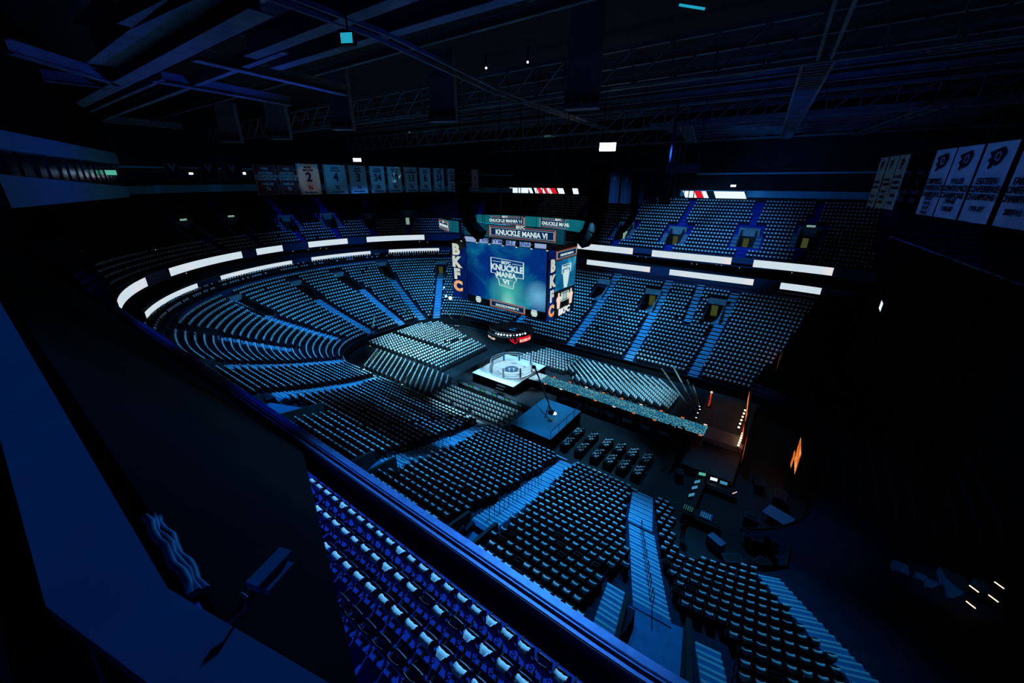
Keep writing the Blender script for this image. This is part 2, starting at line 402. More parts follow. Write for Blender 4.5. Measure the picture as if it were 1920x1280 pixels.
def terrace(name, rows, pitch, abr, z, holes, cell, m, risers=True, keep=None):
    b = MB(); a0 = abr(rows * pitch / 2)
    nl = int((a0[0] - a0[2]) / cell); ns = max(1, int(2 * (a0[1] - a0[2]) / cell)); na = int(a0[2] * PI / 2 / cell)
    for k in range(rows):
        P0, _ = rr(*abr(k * pitch), nl, ns, na); P1, _ = rr(*abr((k + 1) * pitch), nl, ns, na)
        zz = z((k + .5) * pitch); zb = z((k - .5) * pitch) if k else zz - 0.4
        n = len(P0); Q0 = np.roll(P0, -1, 0); Q1 = np.roll(P1, -1, 0)
        c = (P0 + P1 + Q0 + Q1) / 4
        hole = holes(c[:, 0], c[:, 1], (k + .5) * pitch)
        base = len(b.v)
        for i in range(n):
            b.v += [(P0[i][0], P0[i][1], zb), (P0[i][0], P0[i][1], zz), (P1[i][0], P1[i][1], zz)]
        for i in range(n):
            if hole[i]: continue
            j = (i + 1) % n
            b.f.append((base + 3 * i + 1, base + 3 * j + 1, base + 3 * j + 2, base + 3 * i + 2)); b.m.append(0)
            b.f.append((base + 3 * i, base + 3 * j, base + 3 * j + 1, base + 3 * i + 1)); b.m.append(0)
    return struct(b.build(name, m))
ROWP = 0.82
def notch(x, y, d): return (y < 29) & (x > -4.9 + (28 - y) * .297) & (x < 3.0) & (d < 7.1 - .42 * np.maximum(x + 2.6, 0))
b = MB(); b.face([(-5.2, 28.9, -.02), (-2.5, 20.2, -.02), (3.4, 24, -.02), (3.4, 34, -.02)][::-1]); struct(b.build('floor_corner', M['floor']))
b = MB(); wl = [(-4.9, 28.2), (-2.75, 20.75), (-1.5, 21.35), (-.2, 22.45), (2.1, 24.3), (3.2, 25.2), (3.4, 28.4)]
for (xa, ya), (xb, yb) in zip(wl[:-1], wl[1:]):
    za, zb = zlow(max(.3, d_low(xa, ya))) + .35, zlow(max(.3, d_low(xb, yb))) + .35
    b.hexa([(xa, ya, 0), (xb, yb, 0), (xb + .1, yb + .1, 0), (xa + .1, ya + .1, 0), (xa, ya, za), (xb, yb, zb), (xb + .1, yb + .1, zb), (xa + .1, ya + .1, za)])
struct(b.build('trim_corner_wall', M['dark_wall']))
terrace('lower_seating_terrace', 25, ROWP, low_abr, zlow, lambda x, y, d: in_vom(x, y) | (x > 16) | notch(x, y, d), 0.6, M['tread'])
UROW = 0.87
def uhole(x, y, d):
    r = (x > 18) | ((x < -70) & (y < 9)) | ((y < 6.2) & (x < -22)) | ((y < -4))
    for X, Y in UVOMS:
        u = up_dir(X, Y); t = (x - X) * u.x + (y - Y) * u.y; s = np.abs(-(x - X) * u.y + (y - Y) * u.x)
        r = r | ((t > -1.2) & (t < 2.2) & (s < 1.1))
    return r
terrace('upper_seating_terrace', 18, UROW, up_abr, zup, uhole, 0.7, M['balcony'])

def wall_strip(name, abr, z0, z1, m, keep=lambda x, y: True, thick=0.0, nl=30, ns=6, na=26, zf=None):
    b = MB(); P, N = rr(*abr, nl, ns, na); n = len(P)
    for i in range(n):
        j = (i + 1) % n
        if not keep((P[i][0] + P[j][0]) / 2, (P[i][1] + P[j][1]) / 2): continue
        za, zb_ = (zf(P[i][0]), zf(P[j][0])) if zf else (0, 0)
        p, q = P[i], P[j]; pn, qn = P[i] + N[i] * thick, P[j] + N[j] * thick
        if thick:
            b.hexa([(p[0], p[1], z0 + za), (q[0], q[1], z0 + zb_), (qn[0], qn[1], z0 + zb_), (pn[0], pn[1], z0 + za),
                    (p[0], p[1], z1 + za), (q[0], q[1], z1 + zb_), (qn[0], qn[1], z1 + zb_), (pn[0], pn[1], z1 + za)])
        else:
            b.face([(p[0], p[1], z0 + za), (q[0], q[1], z0 + zb_), (q[0], q[1], z1 + zb_), (p[0], p[1], z1 + za)])
    return struct(b.build(name, m))
# low wall round the floor: pale boards on the near side, dark elsewhere
wall_strip('floor_boards_near', (31.4, 12.7, 8.5), 0, 1.25, M['dasher'], lambda x, y: y < 29.5 and x < -7.6 and not (-14.6 < x < -13.6) and not (-43.9 < x < -42.9), 0.12)
wall_strip('floor_boards_far', (31.4, 12.7, 8.5), 0, 1.15, M['black_paint'], lambda x, y: (y >= 29.5) , 0.12)
wall_strip('club_rail', low_abr(18.1), 8.4, 9.75, M['fascia'], lambda x, y: x < -40 and y > 14, 0.06)
# suite levels between the terraces
wall_strip('wall_suites_low', (61.5, 37.2, 37.2), 7.5, 11.4, M['dark_wall'], lambda x, y: x < 8 and (y > 16 or x < -55))
wall_strip('wall_suites', (61.5, 37.2, 37.2), 11.4, 13.4, M['dark_wall'], lambda x, y: x < 8 and (y > 16 or x < -55))
wall_strip('suite_slab', (56.6, 33.2, 33.2), 9.95, 11.45, M['fascia'], lambda x, y: x < 6 and (y > 14 or x < -64), 0.25)
wall_strip('balcony_fascia', (58.0, 34.0, 34.0), 12.9, 14.42, M['fascia'], lambda x, y: x < 12 and (y > 13 or x < -58 or x > -19), 0.25)
b = MB(); b.box((-70.5, 6.88, 13.65), (105, .25, 1.5)); struct(b.build('balcony_fascia_near', M['fascia']))
# bright cap of the near balcony wall
cap = MB(); P, N = rr(57.9, 33.9, 33.9, 30, 4, 40)
pts = [(x, y) for x, y in P if y < 14 and x > -20 and x < 16]
pts.sort(); pts = [(-120, 7.1)] + [(-18, 7.1)] + [p for p in pts if p[0] > -17.5]
cap.tube([(x, y - .02, 14.50) for x, y in pts], 0.045, 8)
for i in range(len(pts) - 1):
    (x0, y0), (x1, y1) = pts[i], pts[i + 1]
    cap.hexa([(x0, y0 + .32, 14.36), (x1, y1 + .32, 14.36), (x1, y1 - .3, 14.42), (x0, y0 - .3, 14.42),
              (x0, y0 + .32, 14.38), (x1, y1 + .32, 14.38), (x1, y1 - .3, 14.44), (x0, y0 - .3, 14.44)])
struct(cap.build('trim_balcony_cap', M['steel']))
# press level: pale band round the top of the house, dark windows behind
zpress = lambda x: 1.05 * min(1, max(0, (-(x - OX) - 40) / 34))
wall_strip('press_fascia', (74, 50, 50), 23.0, 24.35, M['press_band'], lambda x, y: x < 9 and y > 17 and not (-70 < x < -24), 0.2, zf=zpress)
wall_strip('press_fascia_lower', (74, 50, 50), 23.0, 24.35, M['press_band'], lambda x, y: -70 <= x <= -66, 0.2, zf=zpress)
wall_strip('press_rail_trim', (74.6, 50.6, 50.6), 27.2, 27.5, M['press_band'], lambda x, y: x < 12 and y > 16 and (x > -22 or x < -66), 0.1, zf=zpress)
wall_strip('wall_concourse', (75.5, 51.5, 51.5), 18, 38, M['dark_wall'], lambda x, y: x < 25 and y > 5)
wall_strip('wall_upper_back', (73.5, 49.5, 49.5), 21.5, 23.2, M['dark_wall'], lambda x, y: x < 12 and y > 8)
b = MB(); b.face([(-125, -30, 39), (45, -30, 39), (45, 110, 39), (-125, 110, 39)]); struct(b.build('ceiling', M['roof']))
b = MB(); b.box((-40, -3.5, 27), (170, .3, 24)); struct(b.build('wall_near', M['dark_wall']))

# flights of aisle steps, each with pale nosings
def stairs(a, bb, hw, name='aisle_stairs'):
    m = MB(); L = math.hypot(bb[0] - a[0], bb[1] - a[1]); ux, uy = (bb[0] - a[0]) / L, (bb[1] - a[1]) / L
    d0, d1 = d_low(*a), d_low(*bb); h = ROWP / 2
    k0, k1 = math.ceil(max(0.0, d0) / h), int(d1 / h)
    for k in range(k0, k1 + 1):
        t0, t1 = ((k * h) - d0) / (d1 - d0) * L, ((k + 1) * h - d0) / (d1 - d0) * L
        row = k // 2
        z = zlow((row + .5) * ROWP); zn = zlow((row + 1.5) * ROWP)
        z = z + 0.05 if k % 2 == 0 else (z + zn) / 2
        ca, cb = (a[0] + ux * t0, a[1] + uy * t0), (a[0] + ux * t1, a[1] + uy * t1)
        vx, vy = -uy * hw, ux * hw
        nn = normal_low(*ca); un = nn.x * ux + nn.y * uy; sl = (nn.x * vx + nn.y * vy) / un if abs(un) > .3 else 0
        vx, vy = vx - ux * sl, vy - uy * sl
        q = [(ca[0] - vx, ca[1] - vy), (ca[0] + vx, ca[1] + vy), (cb[0] + vx, cb[1] + vy), (cb[0] - vx, cb[1] - vy)]
        m.hexa([(x, y, z - .3) for x, y in q] + [(x, y, z) for x, y in q], 0)
        e = 0.10
        ce = (ca[0] + ux * e, ca[1] + uy * e)
        q = [(ca[0] - vx - ux * .01, ca[1] - vy - uy * .01), (ca[0] + vx - ux * .01, ca[1] + vy - uy * .01), (ce[0] + vx, ce[1] + vy), (ce[0] - vx, ce[1] - vy)]
        m.hexa([(x, y, z - .06) for x, y in q] + [(x, y, z + .006) for x, y in q], 1)
    return struct(m.build(name, [M['step'], M['nosing']]))
for kind, a, c, hw in AISLES: stairs(a, c, hw)
# side steps next to the widest vomitory
stairs((-4.05, 14.6), (-3.2, 10.3), .55); stairs((0.15, 14.2), (1.2, 10.0), .5)
# vomitories: platform, two dark walls with sloping tops, back opening
for i, (a, c, hw, d0) in enumerate(VOMS):
    L = math.hypot(c[0] - a[0], c[1] - a[1]); ux, uy = (c[0] - a[0]) / L, (c[1] - a[1]) / L
    z0 = zlow((int(d0 / ROWP) + .5) * ROWP) + 0.02
    near = i < 6
    if not near: z0 = max(0.6, z0 - 0.25)
    m = MB(); vx, vy = -uy, ux
    pt = lambda t, s: (a[0] + ux * t + vx * s, a[1] + uy * t + vy * s)
    ext = 1.6
    m.face([(*pt(-.1, -hw), z0), (*pt(-.1, hw), z0), (*pt(L + ext, hw), z0), (*pt(L + ext, -hw), z0)], 0)
    for s in (-1, 1):
        q = [pt(0, s * hw), pt(L + ext, s * hw), pt(L + ext, s * (hw + .2)), pt(0, s * (hw + .2))]
        za = z0 + 0.95; zb = zlow(d_low(*pt(L, 0))) + (1.0 if near else 0.9)
        m.hexa([(*p_, z0 - .6) for p_ in q] + [(*q[0], za), (*q[1], zb), (*q[2], zb), (*q[3], za)], 1)
    m.hexa([(*p_, z0) for p_ in (pt(L + ext, -hw), pt(L + ext, hw), pt(L + ext + .2, hw), pt(L + ext + .2, -hw))] +
           [(*p_, z0 + 2.6) for p_ in (pt(L + ext, -hw), pt(L + ext, hw), pt(L + ext + .2, hw), pt(L + ext + .2, -hw))], 1)
    if i in (9, 10, 12, 13): m.hexa([(*p_, z0 + .05) for p_ in (pt(L + ext - .1, -.1), pt(L + ext - .1, hw * .8), pt(L + ext, hw * .8), pt(L + ext, -.1))] + [(*p_, z0 + 1.8) for p_ in (pt(L + ext - .1, -.1), pt(L + ext - .1, hw * .8), pt(L + ext, hw * .8), pt(L + ext, -.1))], 2)
    if not near:
        m.hexa([(*p_, z0 + 2.5) for p_ in (pt(L - .4, -hw - .2), pt(L - .4, hw + .2), pt(L + .3, hw + .2), pt(L + .3, -hw - .2))] +
               [(*p_, z0 + 3.3) for p_ in (pt(L - .4, -hw - .2), pt(L - .4, hw + .2), pt(L + .3, hw + .2), pt(L + .3, -hw - .2))], 3)
    struct(m.build('vomitory_walls', [M['step'] if near else M['concrete'], M['dark_wall'], E_['door_warm'], M['concrete']]))
# portals of the upper terrace
for i, (X, Y) in enumerate(UVOMS):
    u = up_dir(X, Y); v = Vector((-u.y, u.x)); z0 = zup(d_up(X, Y)) - 1.4
    m = MB(); pt = lambda t, s, z: (X + u.x * t + v.x * s, Y + u.y * t + v.y * s, z)
    lit = i in (0, 1, 2, 3, 9)
    m.face([pt(-1.3, -1, z0), pt(-1.3, 1, z0), pt(2, 1, z0), pt(2, -1, z0)], 0)
    for s in (-1, 1):
        m.hexa([pt(-1.4, s, z0 - .5), pt(2.1, s, z0 - .5), pt(2.1, s * 1.25, z0 - .5), pt(-1.4, s * 1.25, z0 - .5),
                pt(-1.4, s, z0 + .9), pt(2.1, s, z0 + 3.6), pt(2.1, s * 1.25, z0 + 3.6), pt(-1.4, s * 1.25, z0 + .9)], 1)
    m.hexa([pt(2.0, -1, z0), pt(2.0, 1, z0), pt(2.2, 1, z0), pt(2.2, -1, z0), pt(2.0, -1, z0 + 2.1), pt(2.0, 1, z0 + 2.1), pt(2.2, 1, z0 + 2.1), pt(2.2, -1, z0 + 2.1)], 1)
    if lit: m.hexa([pt(1.9, -.15, z0 + .1), pt(1.9, .7, z0 + .1), pt(2.0, .7, z0 + .1), pt(2.0, -.15, z0 + .1), pt(1.9, -.15, z0 + 1.7), pt(1.9, .7, z0 + 1.7), pt(2.0, .7, z0 + 1.7), pt(2.0, -.15, z0 + 1.7)], 2)
    m.hexa([pt(1.5, -1.6, z0 + 2.1), pt(1.5, 1.6, z0 + 2.1), pt(2.2, 1.6, z0 + 2.1), pt(2.2, -1.6, z0 + 2.1), pt(1.5, -1.6, z0 + 3.5), pt(1.5, 1.6, z0 + 3.5), pt(2.2, 1.6, z0 + 3.5), pt(2.2, -1.6, z0 + 3.5)], 3)
    if i in (3, 4, 5): m.hexa([pt(1.45, -.6, z0 + 3.55), pt(1.45, .6, z0 + 3.55), pt(1.5, .6, z0 + 3.55), pt(1.5, -.6, z0 + 3.55), pt(1.45, -.6, z0 + 3.85), pt(1.45, .6, z0 + 3.85), pt(1.5, .6, z0 + 3.85), pt(1.5, -.6, z0 + 3.85)], 4)
    for s in (-1, 1):                         # short flights beside the portal
        for k in range(6):
            d = k * .435
            m.hexa([pt(d - 1.3, s * 1.3, z0 + .3 + d * .6), pt(d - 1.3, s * 2.2, z0 + .3 + d * .6), pt(d - .87, s * 2.2, z0 + .3 + d * .6), pt(d - .87, s * 1.3, z0 + .3 + d * .6),
                    pt(d - 1.3, s * 1.3, z0 + .95 + d * .6), pt(d - 1.3, s * 2.2, z0 + .95 + d * .6), pt(d - .87, s * 2.2, z0 + .95 + d * .6), pt(d - .87, s * 1.3, z0 + .95 + d * .6)], 3)
    struct(m.build('portal_walls', [M['concrete'], M['dark_wall'], E_['door_pale'] if i in (0, 9) else E_['door_warm'], M['concrete'], E_['door_pale']]))

# ------------------------------------------------------------------ seats
PITCH, YAW, FPX = math.radians(21.9), math.radians(36.45), 747.0
def proj(X, Y, Z):
    dx, dy, dz = X - CAM.x, Y - CAM.y, Z - CAM.z
    a = dx * math.cos(YAW) + dy * math.sin(YAW); q = -dx * math.sin(YAW) + dy * math.cos(YAW)
    fw = q * math.cos(PITCH) - dz * math.sin(PITCH); up = q * math.sin(PITCH) + dz * math.cos(PITCH)
    return (960 + FPX * a / fw, 640 - FPX * up / fw) if fw > .1 else (-9999, -9999)
TA, TB = (-17.0, 6.6), (-.40, .15)            # lower edge of the tarpaulin, in plan
def under_tarp(x, y): return (TB[0] - TA[0]) * (y - TA[1]) - (TB[1] - TA[1]) * (x - TA[0]) < 0.0
low = []; 
for k in range(25):
    d = (k + .5) * ROWP + .1
    a, b_, r_ = low_abr(d)
    P, N = rr(a, b_, r_, 30, 8, 40); Q, N = step_curve(P, N, .535, .5)
    x, y = Q[:, 0], Q[:, 1]
    ok = (x < 6.3) & ~in_vom(x, y, .9, .35)
    for kind, p, q, hw in AISLES: ok &= seg_d(x, y, p, q) > hw + .27
    for p, q, hw in (((-4.05, 14.6), (-3.2, 9.5), .6), ((0.15, 14.4), (1.2, 9.5), .6)): ok &= seg_d(x, y, p, q) > hw + .27
    ok &= ~((k == 22) | ((k > 22) & (x > -42))); ok &= ~((y < 30) & ((7.5 - 1.0) * (y - 25.8) - (13.6 - 25.8) * (x - 1.0) > 0) & (x > 0))
    ok &= ~((x > 2.2) & (y > 27)); ok &= ~notch(x - .35, y, d - .3)
    ok &= ~((x > -3.5) & (y > 50) & (x + (y - 57.5) * -.3 > -1.2))      # left out under the added black corner sheet
    for i in np.nonzero(ok)[0]:
        low.append((float(x[i]), float(y[i]), zlow((k + .5) * ROWP), math.atan2(-N[i][0], N[i][1]) + PI, k, float(N[i][0]), float(N[i][1])))
upp = []
for k in range(17):
    d = (k + .5) * UROW + .17
    P, N = rr(*up_abr(d), 30, 8, 60); Q, N = step_curve(P, N, .54, .3)
    x, y = Q[:, 0], Q[:, 1]
    ok = ~uhole(x, y, d) & (x < 14) & ((y > 9) | (x > -18))
    for X, Y in UVOMS:
        u = up_dir(X, Y); t = (x - X) * u.x + (y - Y) * u.y; s = np.abs(-(x - X) * u.y + (y - Y) * u.x)
        ok &= ~((np.abs(t) < 14) & (s < .72)) & ~((t > -2.2) & (t < 3.2) & (s < 2.3))
    for i in np.nonzero(ok)[0]:
        X, Y = float(x[i]), float(y[i])
        if Y < 9 and X < 2 and (under_tarp(X, Y) or Y < 1.0 or k == 0): continue
        if Y < 9 and k == 0: continue
        if X > 7.5 and Y > 30: continue
        upp.append((X, Y, zup((k + .5) * UROW), math.atan2(-N[i][0], N[i][1]) + PI, k, float(N[i][0]), float(N[i][1])))
def crosses_rail(X, Y, Z):
    lo, hi = 0.0, 1.0
    if d_up(X, Y) > 0: return 99
    for _ in range(30):
        m = (lo + hi) / 2
        if d_up(X * m, Y * m) > 0: lo = m
        else: hi = m
    return 26 + (Z - 26) * lo
def in_frame(p, g=25): return -g < p[0] < 1920 + g and -g < p[1] < 1280 + g
near_up = [s for s in upp if s[1] < 8 and s[0] < 6 and in_frame(proj(s[0], s[1], s[2] + .8), 40)]
near_low = [s for s in low if s[1] < 28 and in_frame(proj(s[0], s[1], s[2] + .8), 5) and crosses_rail(s[0], s[1], s[2] + .75) > 14.5]
near_low.sort(key=lambda s: s[0] ** 2 + s[1] ** 2 + (26 - s[2]) ** 2)
N_IND = 300
near_up.sort(key=lambda s: (s[4], s[0]))
near_low = near_low[:max(0, N_IND - len(near_up))]
picked = set(id(s) for s in near_up) | set(id(s) for s in near_low)

def back_shell(w, zt, zb, tilt, cup, th):
    """rounded shield of a moulded seat back, slightly wrapped"""
    b = MB(); nu, nv = 8, 7; idx = {}
    for side in (0, 1):
        for v in range(nv + 1):
            t = v / nv; z = zb + (zt - zb) * t
            ww = w * (.36 + .64 * min(1, math.sin(min(1, t * 2.3 + .06) * PI / 2))) * (1 - .26 * max(0, (t - .42) / .58) ** 1.3)
            for u in range(nu + 1):
                s = u / nu * 2 - 1
                x = s * ww / 2; y = -tilt * t + cup * s * s - (th if side else 0)
                idx[side, u, v] = len(b.v); b.v.append((x, y, z))
    for u in range(nu):
        for v in range(nv):
            b.f.append((idx[0, u, v], idx[0, u + 1, v], idx[0, u + 1, v + 1], idx[0, u, v + 1])[::-1]); b.m.append(0)
            b.f.append((idx[1, u, v], idx[1, u + 1, v], idx[1, u + 1, v + 1], idx[1, u, v + 1])); b.m.append(0)
    for u in range(nu):
        b.f.append((idx[0, u, nv], idx[0, u + 1, nv], idx[1, u + 1, nv], idx[1, u, nv])[::-1]); b.m.append(0)
        b.f.append((idx[0, u, 0], idx[0, u + 1, 0], idx[1, u + 1, 0], idx[1, u, 0])); b.m.append(0)
    for v in range(nv):
        b.f.append((idx[0, 0, v], idx[0, 0, v + 1], idx[1, 0, v + 1], idx[1, 0, v])[::-1]); b.m.append(0)
        b.f.append((idx[0, nu, v], idx[0, nu, v + 1], idx[1, nu, v + 1], idx[1, nu, v])); b.m.append(0)
    return b
def pan_mesh(w, l, z, up=True):
    b = MB(); nu, nv = 6, 6; idx = {}
    for side in (0, 1):
        for u in range(nu + 1):
            for v in range(nv + 1):
                s = u / nu * 2 - 1; t = v / nv
                ww = w * (1 - .12 * (1 - t)); y = .02 + l * t
                zz = z - .03 * math.sin(t * PI) - .035 * (1 - s * s) * .5 - (.05 * max(0, t - .8) / .2) + (.045 if side == 0 else 0)
                if up: y, zz = .03 + (z + .045 - zz) * 1.0 + .08 * (1 - t), z + (y - .02) * .97   # tipped up against the back
                idx[side, u, v] = len(b.v); b.v.append((s * ww / 2, y, zz))
    for u in range(nu):
        for v in range(nv):
            b.f.append((idx[0, u, v], idx[0, u + 1, v], idx[0, u + 1, v + 1], idx[0, u, v + 1])); b.m.append(0)
            b.f.append((idx[1, u, v], idx[1, u + 1, v], idx[1, u + 1, v + 1], idx[1, u, v + 1])[::-1]); b.m.append(0)
    for u in range(nu):
        b.f.append((idx[0, u, 0], idx[0, u + 1, 0], idx[1, u + 1, 0], idx[1, u, 0])[::-1]); b.m.append(0)
        b.f.append((idx[0, u, nv], idx[0, u + 1, nv], idx[1, u + 1, nv], idx[1, u, nv])); b.m.append(0)
        b.f.append((idx[0, 0, u], idx[0, 0, u + 1], idx[1, 0, u + 1], idx[1, 0, u])); b.m.append(0)
        b.f.append((idx[0, nu, u], idx[0, nu, u + 1], idx[1, nu, u + 1], idx[1, nu, u])[::-1]); b.m.append(0)
    return b
def seat_proto():
    t = thing('arena_seat', 'black moulded seat', 'seat', (0, 0, 0), 0, 'black seats of the near balcony')
    back_shell(.53, .90, .24, .12, .035, .03).build('backrest', M['black_plastic'], t, True)
    pan_mesh(.45, .42, .42).build('seat_pan', M['pan_plastic'], t, True)
    b = MB(); b.box((-.262, .14, .60), (.05, .36, .035)); b.tube([(-.262, .30, .59), (-.262, .24, .30), (-.262, .0, .02)], .02, 6); b.box((-.262, -.02, .02), (.07, .16, .04))
    b.build('armrest', M['black_plastic'], t)
    b = MB()
    for c in (.0, .1):
        b.tube([(-.262 + .045 * math.cos(a * PI / 5), -.20 + c - .05 + .045 * math.sin(a * PI / 5), .50) for a in range(10)], .011, 5, closed=True)
    b.build('cup_holder', M['black_plastic'], t)
    b = MB(); b.box((0, .05, .30), (.36, .05, .05)); b.tube([(0, .05, .30), (0, -.02, .02)], .03, 6); b.build('seat_bracket', M['black_plastic'], t)
    return t
def small_seat_proto():
    b = back_shell(.47, .86, .34, .10, .05, .035)
    p = pan_mesh(.45, .40, .42); k = len(b.v); b.v += p.v; b.f += [tuple(i + k for i in f) for f in p.f]; b.m += p.m
    b.box((-.265, .12, .58), (.05, .32, .035)); b.box((-.265, .12, .29), (.04, .06, .56)); b.box((0, .06, .21), (.30, .05, .42))
    return b.build('stadium_seat', M['seat_plastic'])
def towel_meshes(n, kind):
    out = []
    for q in range(n):
        rnd = random.Random(q * 7 + (3 if kind == 'roll' else 0)); b = MB(); nu, nv = 8, 9; idx = {}
        w = .33 + rnd.uniform(-.02, .03); skew = rnd.uniform(-.03, .03)
        front, back = (.07 + rnd.uniform(-.02, .02), .055 + rnd.uniform(-.01, .05) * (q % 3 == 0)) if kind == 'roll' else (.30, .20 + rnd.uniform(-.02, .05))
        notch = rnd.choice((.5, .9, -.6, -.8, .7)) if kind != 'roll' else rnd.choice((0, 0, .4, -.5, -.9))
        zt = .925 if kind == 'roll' else .885; tl = .12 if kind == 'roll' else .10
        for side in (0, 1):
            for v in range(nv + 1):
                s = v / nv * (front + back) - back        # along the drape: back negative
                for u in range(nu + 1):
                    e = u / nu * 2 - 1
                    lim_b = back * (1 - notch * .55 * (1 - abs(e)) if notch > 0 else 1 + notch * .75 * abs(e) ** 1.5)
                    ss = max(s, -lim_b)
                    th = (.04 if kind == 'roll' else .035) if side == 0 else 0.012
                    if abs(ss) < .04: y = ss * .9; z = zt + th + .01 * math.sin(e * 5 + q) * .6
                    elif ss > 0: y = .04 + (ss - .04) * .10 + th; z = zt - (ss - .04) + .005
                    else: y = -.05 + (ss + .04) * .02 - th - .02; z = zt + (ss + .04) + .005
                    z += .004 * math.sin(u * 2.1 + q) + (.012 * e * e if kind == 'roll' else 0); y += .005 * math.sin(u * 1.7 + v + q)
                    idx[side, u, v] = len(b.v); b.v.append((e * w / 2 * (1 - .12 * (ss < -.05) * abs(ss)) + skew * ss, y - tl + .04 + (.012 if kind == 'roll' else .04) * e * e, z))
        for u in range(nu):
            for v in range(nv):
                b.f.append((idx[0, u, v], idx[0, u + 1, v], idx[0, u + 1, v + 1], idx[0, u, v + 1])); b.m.append(0)
                b.f.append((idx[1, u, v], idx[1, u + 1, v], idx[1, u + 1, v + 1], idx[1, u, v + 1])[::-1]); b.m.append(0)
        for u in range(nu):
            for vv, o in ((0, 1), (nv, -1)):
                b.f.append((idx[0, u, vv], idx[0, u + 1, vv], idx[1, u + 1, vv], idx[1, u, vv])[::o]); b.m.append(0)
        for v in range(nv):
            for uu, o in ((0, 1), (nu, -1)):
                b.f.append((idx[0, uu, v], idx[0, uu, v + 1], idx[1, uu, v + 1], idx[1, uu, v])[::-o]); b.m.append(0)
        out.append(b.mesh('white_shirt', M['cloth_white'], True))
    return out
rolls, shirts = towel_meshes(6, 'roll'), towel_meshes(6, 'fold')

seat0 = None; rowcount = {}
for s in near_up:
    k = s[4]; rowcount[k] = rowcount.get(k, 0) + 1; i = rowcount[k]
    lab = 'black moulded seat, %s from the tarpaulin in the %s balcony row behind the rail' % (nth(i), nth(k))
    if seat0 is None:
        seat0 = seat_proto(); o = seat0; o.location = s[:3]; o.rotation_euler = (0, 0, s[3]); o['label'] = lab
    else: o = dup(seat0, s[:3], s[3], lab)
    if random.random() < .98 and not (k == 4 and i < 7):
        c = bpy.data.objects.new('white_shirt', random.choice(rolls)); COL.objects.link(c)
        c.location = s[:3]; c.rotation_euler = (0, 0, s[3] + random.uniform(-.03, .03))
        tag(c, 'white shirt rolled over the %s seat from the tarpaulin, %s balcony row' % (nth(i), nth(k)), 'shirt', 'white shirts on the balcony seats')
def section(s):
    X, Y = s[0], s[1]
    def side(a, b): return (b[0] - a[0]) * (Y - a[1]) - (b[1] - a[1]) * (X - a[0])
    if side((-7.0, 28.6), (-2.3, 14.3)) > 0 : return 0       # right of the nearest stair
    if side((-14.2, 28.0), (-11.7, 12.9)) > 0: return 1
    if side((-24.7, 28.2), (-20.5, 12.9)) > 0: return 2
    return 3
SEC = ['right of the nearest stair', 'left of the nearest stair', 'left of the second stair', 'left of the third stair']
rank = {}; groups = {}
for s in low:
    if s[1] < 28.6 and s[0] > -52: groups.setdefault((section(s), s[4]), []).append(s)
for key, L in groups.items():
    L.sort(key=lambda s: s[0] if key[0] == 0 else -s[0])
    for i, s in enumerate(L): rank[id(s)] = i + 1
proto = None
for s in near_low:
    where = '%s seat %s, %s row up from floor' % (nth(rank[id(s)]), SEC[section(s)], nth(s[4] + 1))
    if proto is None: proto = small_seat_proto(); o = proto
    else: o = proto.copy(); COL.objects.link(o)
    o.location = s[:3]; o.rotation_euler = (0, 0, s[3])
    tag(o, 'dark seat, ' + where.replace(' seat ', ' ', 1), 'seat', 'dark seats of the near lower bowl')
    if random.random() < .95:
        c = bpy.data.objects.new('white_shirt', random.choice(shirts)); COL.objects.link(c)
        c.location = s[:3]; c.rotation_euler = (0, 0, s[3] + random.uniform(-.04, .04))
        tag(c, 'white shirt on the ' + where, 'shirt', 'white shirts in the near lower bowl')

def mass(name, tv, tf, inst, mats, mi=None):
    tv = np.array(tv, float); n = len(inst); I = np.array(inst, float)
    ca, sa = np.cos(I[:, 3])[:, None], np.sin(I[:, 3])[:, None]
    X = tv[None, :, 0] * ca - tv[None, :, 1] * sa + I[:, 0:1]
    Y = tv[None, :, 0] * sa + tv[None, :, 1] * ca + I[:, 1:2]
    Z = tv[None, :, 2] + I[:, 2:3]
    co = np.stack([X, Y, Z], 2).reshape(-1, 3)
    f = np.array(tf); m = len(f)
    fi = (f[None] + (np.arange(n) * len(tv))[:, None, None]).reshape(-1)
    me = bpy.data.meshes.new(name); me.vertices.add(len(co)); me.vertices.foreach_set('co', co.ravel())
    me.loops.add(len(fi)); me.loops.foreach_set('vertex_index', fi.astype(np.int32))
    me.polygons.add(n * m); me.polygons.foreach_set('loop_start', np.arange(0, n * m * 4, 4, dtype=np.int32))
    me.polygons.foreach_set('loop_total', np.full(n * m, 4, np.int32))
    for q in (mats if isinstance(mats, list) else [mats]): me.materials.append(q)
    if mi is not None: me.polygons.foreach_set('material_index', np.tile(np.array(mi, np.int32), n))
    me.update(calc_edges=True); me.validate()
    o = bpy.data.objects.new(name, me); COL.objects.link(o); return stuff(o)
t = MB(); t.hexa([(-.235, -.02, .33), (.235, -.02, .33), (.235, .03, .33), (-.235, .03, .33), (-.21, -.13, .86), (.21, -.13, .86), (.21, -.08, .86), (-.21, -.08, .86)])
t.box((0, .08, .51), (.42, .07, .22)); t.hexa([(-.15, .02, 0), (.15, .02, 0), (.15, .10, 0), (-.15, .10, 0), (-.15, .02, .40), (.15, .02, .40), (.15, .10, .40), (-.15, .10, .40)])
rest = [s[:4] for s in low + upp if id(s) not in picked]
o = mass('arena_seats', t.v, t.f, rest, M['seat_far'])
tag(o, 'all the smaller dark seats filling the rest of the bowl', 'seats')
t = MB(); t.hexa([(-.15, -.03, .64), (.15, -.03, .64), (.155, .02, .64), (-.155, .02, .64), (-.16, -.12, .89), (.16, -.12, .89), (.16, -.05, .90), (-.16, -.05, .90)])
